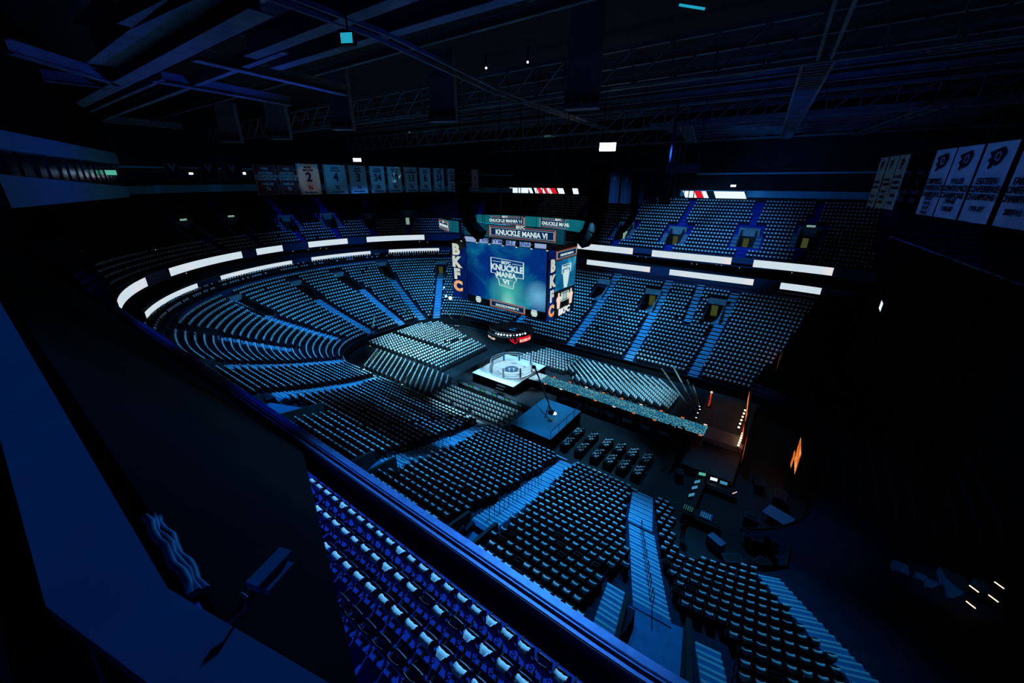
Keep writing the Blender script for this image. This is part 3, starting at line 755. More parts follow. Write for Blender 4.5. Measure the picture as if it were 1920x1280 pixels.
t.hexa([(-.14, -.16, .74), (.14, -.16, .74), (.14, -.11, .74), (-.14, -.11, .74), (-.16, -.17, .89), (.16, -.17, .89), (.16, -.10, .90), (-.16, -.10, .90)])
rs = [s[:3] + (s[3] + random.uniform(-.06, .06),) for s in low + upp if id(s) not in picked and not (s[2] > 12 and s[0] < -56 and s[4] > (4 if s[1] < 40 else 6)) and random.random() < (.995 if s[4] < 22 else .6)]
o = mass('white_shirts', t.v, t.f, rs, M['cloth_white'])
tag(o, 'white shirts draped on all the smaller seats of the bowl', 'shirts')

# dark centre handrails on the near aisles
for (a, c, lab) in (((-5.2, 22.1), (-2.35, 14.6), 'nearest stair'), ((-13.2, 21.8), (-11.8, 13.4), 'second stair from the right'), ((-22.7, 21.2), (-20.6, 13.4), 'third stair from the right')):
    t = thing('handrail', 'thin dark centre handrail posts down the ' + lab, 'handrail', (a[0], a[1], 0)); L = math.hypot(c[0] - a[0], c[1] - a[1]); n = int(L / 1.25)
    q = MB(); ux, uy = (c[0] - a[0]) / L, (c[1] - a[1]) / L
    for k in range(n + 1):
        x, y = ux * 1.25 * k, uy * 1.25 * k; z = zlow(d_low(a[0] + x, a[1] + y)) - .1
        q.tube([(x, y, z), (x, y, z + 1.15), (x + ux * .62, y + uy * .62, z + 1.40), (x + ux * .62, y + uy * .62, z + .2)], .028, 5)
    q.build('rail', M['black_paint'], t)

# ------------------------------------------------------------------ floor chairs
def chair_mb(cover=True):
    b = MB()
    b.box((0, .02, .45), (.42, .40, .035), 0)
    b.hexa([(-.20, -.20, .55), (.20, -.20, .55), (.20, -.175, .55), (-.20, -.175, .55), (-.20, -.27, .86), (.20, -.27, .86), (.20, -.245, .86), (-.20, -.245, .86)], 0)
    for s in (-1, 1):
        b.tube([(s * .205, .26, .01), (s * .205, -.14, .45), (s * .205, -.26, .86)], .013, 5, 0)
        b.tube([(s * .19, -.26, .01), (s * .19, .16, .43)], .013, 5, 0)
    if cover:
        b.hexa([(-.15, -.22, .54), (.15, -.22, .54), (.15, -.165, .54), (-.15, -.165, .54), (-.155, -.29, .885), (.155, -.29, .885), (.155, -.225, .885), (-.155, -.225, .885)], 1)
    return b
chairs = []
def add_chair(x, y, fx, fy, row, i, block):
    if d_low(x, y) > -.75: return
    chairs.append((x, y, 0.0, math.atan2(-fx, fy), block, row, i))
for i in range(17):
    for j in range(13):
        x, y = -52.7 + 1.0 * i + .30 * j, 35.0 - .40 * j
        if i > 12 and j > 13 - (i - 12): continue
        if y > 30.1 and x < -35.4: add_chair(x, y, .8, .6, i, j, 'angled left')
for i in range(20):
    for j in range(29):
        x, y = -57.6 + .95 * i, 36.3 + .5 * j
        if y > 50.3 - (x + 53) * .296 or (abs(y - 41.6) < .55 and x < -43) or x > -38.9: continue
        if abs(x - (-47.2) - .5 * (y - 41)) < .5 and y > 43.5: continue
        add_chair(x, y, 1, 0, i, j, 'large far')
for j in range(5):
    for i in range(22):
        x = -34.2 + .5 * i - .15 * j; y = 33.3 - .78 * j
        if j == 4 and i in (7, 13): continue
        add_chair(x, y, 0, 1, 4 - j, i, 'below the ring')
for j in range(7):
    for i in range(20):
        x, y = -34.4 + .5 * i, 46.0 + .85 * j
        if x < -33 + j * .3: continue
        add_chair(x, y, 0, -1, j, i, 'behind the ring')
for i in range(18):
    for j in range(24):
        x, y = -22.7 + 1.0 * i - .325 * j, 44.6 + .295 * j
        if y > 51.2 or x < -24.7 or x > -9.6 or (x < -22.9 and y < 46.2): continue
        add_chair(x, y, -.67, -.74, i, j, 'behind the runway')
NM = {'angled left': 'of the angled left floor block', 'large far': 'of the large far floor block', 'below the ring': 'of the floor block below the ring',
      'behind the ring': 'of the floor block behind the ring', 'behind the runway': 'of the floor block behind the runway'}
cnt = {}
for c in sorted(chairs, key=lambda c: (c[4], c[5], c[6])): cnt[id(c)] = cnt.setdefault((c[4], c[5]), 0) + 1; cnt[(c[4], c[5])] += 1
order = sorted(chairs, key=lambda c: c[0] ** 2 + c[1] ** 2)
FRONT = {'angled left': 'row from the left', 'large far': 'row from the left', 'below the ring': 'row from the near wall', 'behind the ring': 'row from the ring', 'behind the runway': 'row from the ring'}
BL = {'angled left': 'angled left floor', 'large far': 'large far left floor', 'below the ring': 'floor in front of the ring', 'behind the ring': 'floor behind the ring', 'behind the runway': 'floor behind the runway'}
BL = {k: v.replace('floor in front of the ring', 'near ringside').replace('floor behind the ring', 'far ringside').replace('floor behind the runway', 'runway side') for k, v in BL.items()}
SIDE = {'angled left': 'from its far end', 'large far': 'from its near end', 'below the ring': 'from its left end', 'behind the ring': 'from its left end', 'behind the runway': 'from the runway'}
c0 = None
for c in order[:300]:
    if c0 is None: c0 = chair_mb().build('folding_chair', [M['seat_plastic'], M['cloth_white']]); o = c0
    else: o = c0.copy(); COL.objects.link(o)
    o.location = c[:3]; o.rotation_euler = (0, 0, c[3])
    tag(o, 'white-backed chair, %s in the %s row of the %s block' % (nth(cnt[id(c)]), nth(c[5] + 1), BL[c[4]]), 'chair', 'white-backed chairs ' + NM[c[4]])
t = MB(); t.box((0, .02, .45), (.42, .40, .04), 0)
t.hexa([(-.15, -.22, .54), (.15, -.22, .54), (.15, -.165, .54), (-.15, -.165, .54), (-.155, -.29, .885), (.155, -.29, .885), (.155, -.225, .885), (-.155, -.225, .885)], 1)
for sx in (-.2, .2): t.box((sx, .2, .22), (.03, .03, .44), 0); t.box((sx, -.2, .26), (.03, .03, .52), 0)
o = mass('folding_chairs', t.v, t.f, [c[:4] for c in order[300:]], [M['seat_far'], M['cloth_white']], t.m)
tag(o, 'the farther white-backed chairs on the arena floor', 'chairs')

# ------------------------------------------------------------------ ribbon displays on the two suite fronts
def ribbon(a, c, abr, z0, z1, label, blue=None):
    P, N = rr(*abr, 60, 12, 90)
    ia = int(np.argmin(np.hypot(P[:, 0] - a[0], P[:, 1] - a[1]))); ic = int(np.argmin(np.hypot(P[:, 0] - c[0], P[:, 1] - c[1])))
    lo, hi = min(ia, ic), max(ia, ic)
    idx = list(range(lo, hi + 1)) if hi - lo < len(P) / 2 else list(range(hi, len(P))) + list(range(0, lo + 1))
    t = thing('ribbon_display', label, 'display', (float(P[idx[len(idx) // 2]][0]), float(P[idx[len(idx) // 2]][1]), z0), 0, 'white ribbon displays round the bowl')
    h, sc = MB(), MB(); o = t.location
    for i, j in zip(idx[:-1], idx[1:]):
        p, q, n, m_ = P[i], P[j], N[i], N[j]
        g = lambda pt, nn, off, z: (pt[0] - nn[0] * off - o[0], pt[1] - nn[1] * off - o[1], z - z0)
        h.hexa([g(p, n, .02, z0 - .06), g(q, m_, .02, z0 - .06), g(q, m_, .14, z0 - .06), g(p, n, .14, z0 - .06), g(p, n, .02, z1 + .06), g(q, m_, .02, z1 + .06), g(q, m_, .14, z1 + .06), g(p, n, .14, z1 + .06)])
        sc.face([g(p, n, .15, z0), g(p, n, .15, z1), g(q, m_, .15, z1), g(q, m_, .15, z0)])
    h.build('housing', M['black_paint'], t); sc.build('screen', E_['ribbon'], t)
    return t
AU, AL = (58.0, 34.0, 34.0), (56.6, 33.2, 33.2)
for n_, (a, c) in enumerate([((-57.5, 7.0), (-68.9, 13.8)), ((-73.7, 16.7), (-81.3, 29.5)), ((-82.1, 32.4), (-83.2, 37.6)), ((-84.5, 43.0), (-82.8, 51.0)), ((-83.0, 55.7), (-75.5, 67.3)),
              ((-39.6, 75), (-26.9, 75)), ((-23.3, 75), (-10.1, 75)), ((-6.8, 75), (3.3, 73.0))]):
    ribbon(a, c, AU, 13.15, 14.3, 'white ribbon display on the upper fascia, ' + ['leftmost, bending round the near left corner', 'second from the left, over the left end', 'short third piece over the left end',
        'fourth from the left, left of the hanging screen', 'last one left of the hanging halo screens', 'first one right of the hanging scoreboard', 'second one right of the hanging scoreboard', 'rightmost piece, beside the black drape'][n_])
for n_, (a, c) in enumerate([((-63.5, 9.5), (-74.3, 20.6)), ((-77.5, 24.2), (-82.6, 38.0)), ((-83.0, 42.0), (-81.4, 55.0)), ((-81.0, 59.6), (-72.4, 69.2)), ((-36.0, 74), (-23.0, 74)), ((-19.3, 74), (-6.3, 74)), ((-2.8, 74), (2.6, 73))]):
    ribbon(a, c, AL, 10.35, 11.35, 'white ribbon display on the lower fascia, ' + ['leftmost, over the near left corner', 'second from the left, over the end seats', 'third from the left, over the end seats',
        'fourth from the left, next to the letter column', 'first one right of the scoreboard', 'second one right of the scoreboard', 'rightmost short piece beside the black drape'][n_])
# lit red and white boards of the far press level
def board(x0, x1, y, z0, z1, segs, label):
    t = thing('press_board', label, 'display', ((x0 + x1) / 2, y, z0), 0)
    w = x1 - x0; m = {}
    b = MB(); b.box((0, .06, (z1 - z0) / 2), (w + .1, .1, z1 - z0 + .1)); b.build('housing', M['black_paint'], t)
    for k, (a, c, s, mt) in enumerate(segs):
        q = MB(); xa, xb = -w / 2 + a * w, -w / 2 + c * w; h = z1 - z0
        q.face([(xa - s, -.01, h), (xa + s, -.01, 0), (xb + s, -.01, 0), (xb - s, -.01, h)][::-1]); q.build('picture', mt, t)
W_, R_ = E_['monitor_white'], E_['red']
board(-67.0, -43.0, 89.6, 23.2, 24.45, [(0, .11, 0, W_), (.12, .25, .0, W_), (.26, .30, .3, W_), (.33, .37, .3, W_), (.37, .42, .4, R_), (.42, .45, .4, W_), (.46, .49, .4, R_), (.49, .53, .4, W_), (.53, .59, .4, R_), (.61, .68, .3, W_), (.78, .84, .2, W_)],
      'white and red press level board left of the hanging speakers')
board(-23.0, -12.0, 89.6, 22.95, 24.2, [(0, .2, .35, W_), (.2, .32, .35, R_), (.32, .40, .35, W_), (.52, 1.0, .3, W_)], 'white and red press level board right of the dark banners')

# ------------------------------------------------------------------ hanging scoreboard
SX0, SX1, SY0, SY1 = -37.7, -22.7, 37.5, 44.2
t = thing('scoreboard', 'hanging cube scoreboard with a blue main screen over the ring', 'scoreboard', (-29, 40.8, 11.2))
def at(o): return lambda x, y, z: (x - o[0], y - o[1], z - o[2])
A = at(t.location)
b = MB(); b.hexa([A(SX0 + .1, SY0 + .4, 11.4), A(SX1 - .1, SY0 + .4, 11.2), A(SX1 - .1, SY1, 11.0), A(SX0 + .1, SY1, 11.4), A(SX0 + .1, SY0 + .4, 19.0), A(SX1 - .1, SY0 + .4, 19.4), A(SX1 - .1, SY1, 19.2), A(SX0 + .1, SY1, 19.0)])
for k in range(5): b.tube([A(-35 + 3 * k, 41, 19), A(-35 + 3 * k, 41, 36)], .05, 6)
b.build('housing', M['black_paint'], t)
def quadpart(name, pts, m, parent, th=.06, n=None):
    q = MB(); p = [Vector(v) for v in pts]; nn = (p[1] - p[0]).cross(p[3] - p[0]).normalized()
    q.hexa([tuple(v - nn * th) for v in p] + [tuple(v) for v in p]); return q.build(name, m, parent)
# main screen, slightly dished
X0, X1 = -34.85, -22.95; b = MB(); n_ = 16
for i in range(n_):
    u0, u1 = i / n_, (i + 1) / n_; f = lambda u: (X0 + (X1 - X0) * u, SY0 + .28 * math.sin(u * PI) ** .8)
    (xa, ya), (xb, yb) = f(u0), f(u1); zb = lambda u: 12.35 - .35 * u - .35 * math.sin(u * PI)
    zt = lambda u: 18.95 + .12 * u
    b.face([A(xa, ya, zb(u0)), A(xb, yb, zb(u1)), A(xb, yb, zt(u1)), A(xa, ya, zt(u0))])
scr = b.build('main_screen', E_['nebula'], t)
glow_spots(E_['nebula'], [((.6, -3.1, 2.2), (3.2, 9, 3.0), (70, 190, 180), 1.1), ((.5, -3.1, .9), (1.3, 9, 1.6), (140, 225, 210), 1.0), ((5.0, -3.1, 2.4), (2.2, 9, 2.0), (120, 190, 235), .9), ((-5.6, -3.1, 3.5), (1.6, 9, 4.5), (0, 14, 80), .9)])
FM = lambda x, z, y=SY0 - .03: frame((x, y, z), (1, 0, 0), (0, 0, 1))
cx, cz = -28.55, 16.0; yf = SY0 - .02
def outline(pts, w, fr_, name, m, parent, closed=True):
    q = MB(); n = len(pts)
    for i in range(n if closed else n - 1):
        (xa, za), (xb, zb_) = pts[i], pts[(i + 1) % n]; q.bar(fr_(xa, za), fr_(xb, zb_), w, .02)
    return q.build(name, m, parent)
lf = lambda x, z: A(cx + x, yf, cz + z)
outline([(-2.3, 1.5), (2.5, 1.35), (2.5, -.55), (1.6, -.5), (1.4, -1.05), (1.2, -1.05), (1.0, -1.95), (-1.0, -1.75), (-1.2, -.95), (-1.45, -.9), (-1.65, -.35), (-2.3, -.35)], .13, lf, 'emblem_outline', E_['pale'], scr)
outline([(-2.05, 1.1), (-.9, 1.07)], .12, lf, 'emblem_bar', E_['pale'], scr, False); outline([(.9, 1.03), (2.3, .98)], .12, lf, 'emblem_bar', E_['pale'], scr, False)
TM = Matrix.Translation(-t.location)
for s_, sz, dx, dz, bo, wd in (('BKFC', .5, 0, 1.05, .03, 1.2), ('KNUCKLE', 1.0, .1, .38, .04, 1.08), ('MANIA', .85, .0, -.42, .04, 1.1), ('VI', .75, 0, -1.25, .05, 1.5)):
    text('lettering', s_, sz, TM @ FM(cx + dx, cz + dz), E_['pale'], scr, bo, wd, .01)
outline([(-.9, -.92), (.95, -1.0)], .08, lf, 'emblem_bar', E_['pale'], scr, False); outline([(-.8, -1.6), (.85, -1.72)], .08, lf, 'emblem_bar', E_['pale'], scr, False)
# sponsor strip over the main screen and the name strip under it
sp = quadpart('top_strip', [A(-34.8, SY0 - .05, 19.05), A(-22.9, SY0 - .05, 19.2), A(-22.9, SY0 - .25, 19.85), A(-34.8, SY0 - .25, 19.75)], E_['sponsor'], t)
text('lettering', 'XFINITY MOBILE ARENA', .62, TM @ FM(-28.6, 19.45, SY0 - .22), E_['ink_blue'], sp, .03, 1.05)
def name_box(o, w, h, parent, fr_, M4, size, s_='KNUCKLE MANIA VI', small=True):
    q = MB(); q.face([fr_(-w / 2, -h / 2), fr_(w / 2, -h / 2), fr_(w / 2, h / 2), fr_(-w / 2, h / 2)]); p_ = q.build('name_box', E_['box_navy'], parent)
    outline([(-w / 2, -h / 2), (w / 2, -h / 2), (w / 2, h / 2), (-w / 2, h / 2)], h * .08, fr_, 'box_outline', E_['orange_line'], p_)
    outline([(-w / 2 + h * .14, -h / 2 + h * .14), (w / 2 - h * .14, -h / 2 + h * .14), (w / 2 - h * .14, h / 2 - h * .14), (-w / 2 + h * .14, h / 2 - h * .14)], h * .045, fr_, 'box_outline', E_['pale'], p_)
    text('lettering', s_, size * .74, M4, E_['pale'], p_, .03, 1.0, .01, .03)
    if small: text('lettering', 'BKFC', size * .45, M4 @ Matrix.Translation((0, size * .68, 0)), E_['pale'], p_, .02, 1.1, .01, .03)
    return p_
st_ = quadpart('lower_strip', [A(-34.8, SY0 - .02, 11.35), A(-22.9, SY0 - .02, 10.95), A(-22.9, SY0 - .02, 11.6), A(-34.8, SY0 - .02, 12.2)], M['black_paint'], t)
nf = lambda x, z: A(-28.4 + x, SY0 - .06, 11.72 - .028 * x + z)
name_box(0, 5.3, .9, st_, nf, TM @ frame((-28.4, SY0 - .06, 11.68), (1, 0, -.028), (0, 0, 1)), .52, small=False)
for x in (-33.0, -24.4):
    q = MB(); z = 11.85 - .03 * (x + 33)
    for k, (w, h, dz) in enumerate(((.7, .14, .36), (.85, .22, .12), (.85, .14, -.1), (.6, .12, -.28))): q.box(A(x, SY0 - .1, z + dz), (w, .04, h))
    q.build('small_emblem', E_['pale'], st_)
# letter columns
def column(name, pts, letters, M4s, size, wd):
    p_ = quadpart(name, pts, E_['navy_panel'], t)
    for k, ch in enumerate(letters):
        text('letter', ch, size, M4s[k], E_['lettersC'] if k == 3 else E_['letters'], p_, .06, wd, .02, .03)
column('letter_column', [A(-37.55, SY0 - .05, 11.6), A(-34.95, SY0 - .05, 11.5), A(-34.95, SY0 - .05, 18.4), A(-37.55, SY0 - .05, 17.0)], 'BKFC',
       [TM @ FM(-36.55 + .1 * (k == 3), 17.85 - 1.58 * k, SY0 - .12) for k in range(4)], 1.8, 1.2)
SXF = SX1 + .02
FS = lambda y, z: frame((SXF + .03, y, z), (0, 1, 0), (0, 0, 1))
column('letter_column', [A(SXF, SY0 + .05, 10.9), A(SXF, SY0 + 1.55, 10.8), A(SXF, SY0 + 1.55, 18.9), A(SXF, SY0 + .05, 19.0)], 'BKFC', [TM @ FS(SY0 + .8, 17.2 - 1.75 * k) for k in range(4)], 1.8, .9)
ss = quadpart('side_screen', [A(SXF, SY0 + 1.65, 14.1), A(SXF, SY1 - .35, 14.1), A(SXF, SY1 - .35, 17.6), A(SXF, SY0 + 1.65, 17.6)], E_['nebula2'], t)
sf = lambda y, z: A(SXF + .05, 41.45 + y, 15.9 + z)
outline([(-1.0, 1.1), (1.0, 1.1), (1.0, .1), (.7, .1), (.4, -1.3), (-.4, -1.3), (-.7, .1), (-1.0, .1)], .1, sf, 'emblem_outline', E_['pale'], ss)
q = MB(); q.face([sf(-.7, .2), sf(.7, .2), sf(.55, -.2), sf(.4, -1.7), (sf(-.4, -1.7)), sf(-.55, -.2)]); q.build('emblem_glow', E_['pale'], ss)
text('lettering', 'KNUCKLE', .42, TM @ FS(41.45, 16.65), E_['pale'], ss, .04, 1, .01, .05); text('lettering', 'MANIA', .4, TM @ FS(41.45, 16.25), E_['pale'], ss, .04, 1, .01, .05)
tf = lambda y, z: A(SXF + .05, 41.4 + y, 18.25 + z)
name_box(0, 4.7, .95, t, tf, TM @ FS(41.4, 18.2), .45, small=False)
fs = quadpart('fight_card_screen', [A(SXF, SY0 + 1.65, 10.7), A(SXF, SY1 - .35, 10.9), A(SXF, SY1 - .35, 14.0), A(SXF, SY0 + 1.65, 14.0)], M['black_paint'], t)
for dy in (-1.45, 1.5):                       # two fighters shown on the card, as pale shapes
    q = MB(); g = lambda y, z: (SXF - t.location.x, 41.4 + dy + y - t.location.y, 12.9 + z - t.location.z)
    fr3 = lambda y, z, d: (g(y, z)[0] + .03 + d, g(y, z)[1], g(y, z)[2])
    q.prism([(-.28, -1.0), (.28, -1.0), (.42, -.1), (.55, .25), (.35, .45), (.16, .5), (.18, .82), (0, .95), (-.18, .82), (-.16, .5), (-.4, .42), (-.55, .1), (-.38, -.2)], fr3, .02)
    q.build('fighter_picture', E_['peach'], fs)
fsf = lambda y, z: A(SXF + .06, 41.4 + y, 13.2 + z)
outline([(-.85, .5), (.85, .5), (.85, -.55), (-.85, -.55)], .1, fsf, 'card_box', E_['pale'], fs)
for k in range(4): outline([(-.6 + .4 * k, .35), (-.6 + .4 * k, -.4)], .14, fsf, 'card_bar', E_['pale'], fs, False)
text('lettering', 'BKFC', 1.05, TM @ FS(41.35, 11.35), E_['white'], fs, .05, 1.1, .01, .05)

# halo screens round the top of the scoreboard
def halo(pts, z0, z1, label, boxes, m, face_in=False, lean=0.0):
    c = pts[len(pts) // 2]; h = thing('halo_display', label, 'display', (c[0], c[1], z0), 0, 'curved halo displays over the scoreboard')
    B = at(h.location); q, s_ = MB(), MB()
    for (xa, ya), (xb, yb) in zip(pts[:-1], pts[1:]):
        d = Vector((xb - xa, yb - ya)).normalized(); n = Vector((d.y, -d.x))      # towards the viewer side
        f = lambda x, y, off, z: B(x + n.x * off, y + n.y * off, z)
        q.hexa([f(xa, ya, -.35, z0 - .04), f(xb, yb, -.35, z0 - .04), f(xb, yb, 0, z0 - .04), f(xa, ya, 0, z0 - .04), f(xa, ya, -.35, z1 + .04), f(xb, yb, -.35, z1 + .04), f(xb, yb, 0, z1 + .04), f(xa, ya, 0, z1 + .04)])
        s_.face([f(xa, ya, .02, z0), f(xb, yb, .02, z0), f(xb, yb, .02, z1), f(xa, ya, .02, z1)])
    q.tube([B(pts[1][0], pts[1][1], z1), B(pts[1][0], pts[1][1], 36)], .03, 5); q.tube([B(pts[-2][0], pts[-2][1], z1), B(pts[-2][0], pts[-2][1], 36)], .03, 5)
    q.build('housing', M['black_paint'], h); s2 = s_.build('screen', m, h)
    for (x, y, dx, dy, w, size) in boxes:
        d = Vector((dx, dy)).normalized(); n = Vector((d.y, -d.x)); zc = (z0 + z1) / 2; hh = (z1 - z0) * .78
        g = lambda u, z: B(x + d.x * u + n.x * .05, y + d.y * u + n.y * .05, zc + z)
        M4 = Matrix.Translation(-h.location) @ frame((x + n.x * .06, y + n.y * .06, zc - .05), (d.x, d.y, 0), (0, 0, 1))
        name_box(0, w, hh, s2, g, M4, size)
    return h
halo([(-34.0, 36.4), (-30.5, 36.05), (-27, 36.0), (-23.5, 36.05), (-20.2, 36.15)], 20.05, 21.5, 'nearest halo display, straight dark teal band just above the main screen', [(-25.4, 36.0, 1, 0, 8.6, 1.02)], E_['halo_dim'])
halo([(-40.6, 40.6), (-40.2, 39.0), (-38.9, 37.6), (-37.2, 36.8), (-35.0, 36.5)], 20.15, 21.5, 'left curved halo display partly behind a hanging speaker', [(-38.2, 37.15, .86, -.5, 4.4, .62)], E_['halo'])
halo([(-40.4, 46.0), (-37, 47.0), (-33.2, 47.6)], 20.1, 21.5, 'rear halo display behind the nearest band, left half', [(-36.0, 47.1, .98, .18, 6.2, .8)], E_['halo'])
halo([(-32.9, 47.6), (-29, 47.5), (-25.5, 46.9), (-22.6, 45.8)], 20.1, 21.5, 'rear halo display curving down to the right of the scoreboard', [(-27.3, 47.2, .99, -.12, 6.4, .84)], E_['halo'])

# ------------------------------------------------------------------ moving lights, spot lamps
def head_proto(label):
    h = thing('moving_light', label, 'stage light', (0, 0, 0), 0, 'moving lights under the halo')
    q = MB(); q.box((0, 0, .32), (.34, .26, .14)); q.build('base', M['black_paint'], h)
    q = MB(); q.box((-.2, 0, .08), (.05, .14, .42)); q.box((.2, 0, .08), (.05, .14, .42)); q.build('yoke', M['black_paint'], h)
    q = MB(); q.tube([(0, .12, .12), (0, -.05, -.02), (0, -.22, -.2)], .14, 10, 0, .17); hd = q.build('lamp_head', M['black_paint'], h, True)
    q = MB(); q.disc((0, -.225, -.205), .13, 0, 14, 1, 1, (1, 0, 0), (0, .66, -.75)); q.build('lens', E_['suite'], hd)
    return h
heads = [(-34.5, 'first'), (-32.0, 'second'), (-30.1, 'third'), (-28.1, 'fourth'), (-26.2, 'fifth'), (-24.2, 'sixth'), (-22.2, 'seventh')]
h0 = None
for x, n_ in heads:
    lab = 'black moving light under the nearest halo display, %s from the left' % n_
    if h0 is None: h0 = head_proto(lab); h0.location = (x, 36.5, 19.45)
    else: dup(h0, (x, 36.5, 19.45), 0, lab)
q = MB(); q.box((-28.3, 36.55, 19.9), (13.4, .12, .12)); o = q.build('lighting_bar', M['black_paint']); tag(o, 'black bar carrying the moving lights under the nearest halo', 'bar')

# ------------------------------------------------------------------ red ring display above the fight ring
RX, RY, RZ, RR = -30.3, 40.7, 6.5, 3.1
t = thing('ring_display', 'round black display ring with red lettering hanging over the fighting ring', 'display', (RX, RY, RZ))
q = MB(); n_ = 40; P = [(math.cos(2 * PI * k / n_), math.sin(2 * PI * k / n_)) for k in range(n_)]
for k in range(n_):
    (xa, ya), (xb, yb) = P[k], P[(k + 1) % n_]
    q.hexa([(xa * RR, ya * RR, 0), (xb * RR, yb * RR, 0), (xb * (RR - .12), yb * (RR - .12), 0), (xa * (RR - .12), ya * (RR - .12), 0), (xa * RR, ya * RR, .85), (xb * RR, yb * RR, .85), (xb * (RR - .12), yb * (RR - .12), .85), (xa * (RR - .12), ya * (RR - .12), .85)])
q.build('panel_ring', M['black_paint'], t)
q = MB()
for zz in (.95, 1.35): q.tube([(x * (RR - .3), y * (RR - .3), zz) for x, y in P], .045, 5, closed=True)
for k in range(0, n_, 2): q.tube([(P[k][0] * (RR - .3), P[k][1] * (RR - .3), .95), (P[(k + 1) % n_][0] * (RR - .3), P[(k + 1) % n_][1] * (RR - .3), 1.35)], .025, 4)
for k in (5, 15, 25, 35): q.tube([(P[k][0] * (RR - .3), P[k][1] * (RR - .3), 1.3), (P[k][0] * (RR - .5), P[k][1] * (RR - .5), 4.2)], .02, 4)
q.build('truss', M['black_paint'], t)
ang0 = math.atan2(-RY, -RX)                   # towards the viewer
def arcpt(da, z, off=.03): a = ang0 + da; return ((RR + off) * math.cos(a), (RR + off) * math.sin(a), z)
q = MB()
for k in range(10):
    a, c = .38 + k * .06, .38 + (k + 1) * .06; q.face([arcpt(a, .06), arcpt(c, .06), arcpt(c, .8), arcpt(a, .8)])
rp = q.build('red_panel', E_['red'], t)
def arc_text(s, a0, da, size, m, zc):
    for k, ch in enumerate(s):
        a = ang0 + a0 + da * k; tx, ty = -math.sin(a), math.cos(a)
        text('letter', ch, size, frame((RX - RX + (RR + .04) * math.cos(a), (RR + .04) * math.sin(a), zc), (tx, ty, 0), (0, 0, 1)), m, rp, .05, 1.0, .005, .02)
arc_text('BUCKED UP', .42, .066, .42, E_['peach'], .32)
arc_text('OUTLAW', -1.18, .085, .36, E_['peach'], .38)
q = MB()
em = [((.02, .34), (.10, .12), (.20, -.06)), ((.20, -.06), (.26, .12), (.30, .42)), ((.02, .34), (-.03, .52), (-.01, .66)), ((.02, .34), (.10, .42), (.09, .62)), ((.30, .42), (.25, .55), (.27, .7)), ((.30, .42), (.36, .5), (.37, .7)), ((.10, .12), (.14, .3), (.13, .45))]
for seg in em: q.tube([arcpt(a, z + .12, .05) for a, z in seg], .055, 5)
q.build('antler_emblem', E_['red'], rp)
for k in range(11):
    a = ang0 - .75 + k * .15
    q = MB(); q.box((0, 0, 0), (.16, .16, .14)); q.tube([(0, 0, -.02), (0, 0, -.12)], .07, 8)
    o = q.build('truss_lamp', E_['lamp_mid'] if k % 3 else M['paper'], t); o.location = ((RR - .3) * math.cos(a), (RR - .3) * math.sin(a), 1.08)

# ------------------------------------------------------------------ fighting ring, runway
PX0, PX1, PY0, PY1, PZ = -34.0, -26.9, 36.7, 44.6, 1.35
GX, GY, GR = -30.2, 40.8, 2.95
t = thing('fighting_ring', 'white round roped fighting ring on a square white platform', 'fighting ring', (GX, GY, 0)); A = at(t.location)
q = MB(); q.box(A((PX0 + PX1) / 2, (PY0 + PY1) / 2, PZ / 2), (PX1 - PX0 - .1, PY1 - PY0 - .1, PZ - .04)); q.build('platform', M['black_cloth'], t)
q = MB(); q.box(A((PX0 + PX1) / 2, (PY0 + PY1) / 2, PZ), (PX1 - PX0, PY1 - PY0, .06)); q.build('canvas', M['mat_white'], t)
q = MB(); q.tube([(GR * 1.06 * math.cos(a * PI / 24), GR * 1.06 * math.sin(a * PI / 24), PZ + .06) for a in range(48)], .07, 6, closed=True); q.build('edge_roll', M['mat_white'], t, True)
q = MB(); q.disc((0, 0, PZ + .034), 1.02, 0, 40); lg = q.build('centre_print', M['mat_blue'], t)
q = MB(); rot = lambda x, y: (x * math.cos(.62) - y * math.sin(.62), x * math.sin(.62) + y * math.cos(.62), PZ + .038)
for poly in ([(-.62, .42), (.62, .42), (.62, .26), (-.62, .26)], [(-.40, .26), (-.22, .26), (-.22, -.6), (-.40, -.6)], [(.20, .26), (.38, .26), (.38, -.6), (.20, -.6)]): q.face([rot(x, y) for x, y in poly][::-1])
q.build('centre_mark', M['mat_white'], lg)
for k, (r_, a, w, l) in enumerate(((1.95, -.35, .34, 1.1), (1.95, 2.0, .3, .8), (2.0, 1.0, .3, .6), (2.0, -2.0, .2, 1.2))):
    q = MB(); c = (r_ * math.cos(a), r_ * math.sin(a)); tx, ty = -math.sin(a), math.cos(a)
    for f_ in (-.25, .25): q.face([(c[0] + tx * l / 2 * sx + math.cos(a) * w * (f_ + sy), c[1] + ty * l / 2 * sx + math.sin(a) * w * (f_ + sy), PZ + .036) for sx, sy in ((-1, -.16), (1, -.16), (1, .16), (-1, .16))])
    q.build('canvas_print', M['mat_blue'], t)
rp_ = MB()
for z in (.38, .72, 1.05, 1.36): rp_.tube([(GR * math.cos(a * PI / 24), GR * math.sin(a * PI / 24), PZ + z) for a in range(48)], .028, 5, closed=True)
rp_.build('ropes', M['rope'], t, True)
for k in range(8):
    a = k * PI / 4 + .25; x, y = (GR + .05) * math.cos(a), (GR + .05) * math.sin(a)
    q = MB(); q.cyl((x, y, PZ + .03), .06, 1.5); po = q.build('post', M['steel'], t)
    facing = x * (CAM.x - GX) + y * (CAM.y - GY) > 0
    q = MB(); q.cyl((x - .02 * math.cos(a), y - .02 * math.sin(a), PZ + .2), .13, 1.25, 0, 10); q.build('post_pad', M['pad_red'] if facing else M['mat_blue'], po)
q = MB()
for k in range(4): q.box(A(-28.6 + .0, 36.3 - .28 * k, PZ - .3 * k - .2), (1.3, .3, .08))
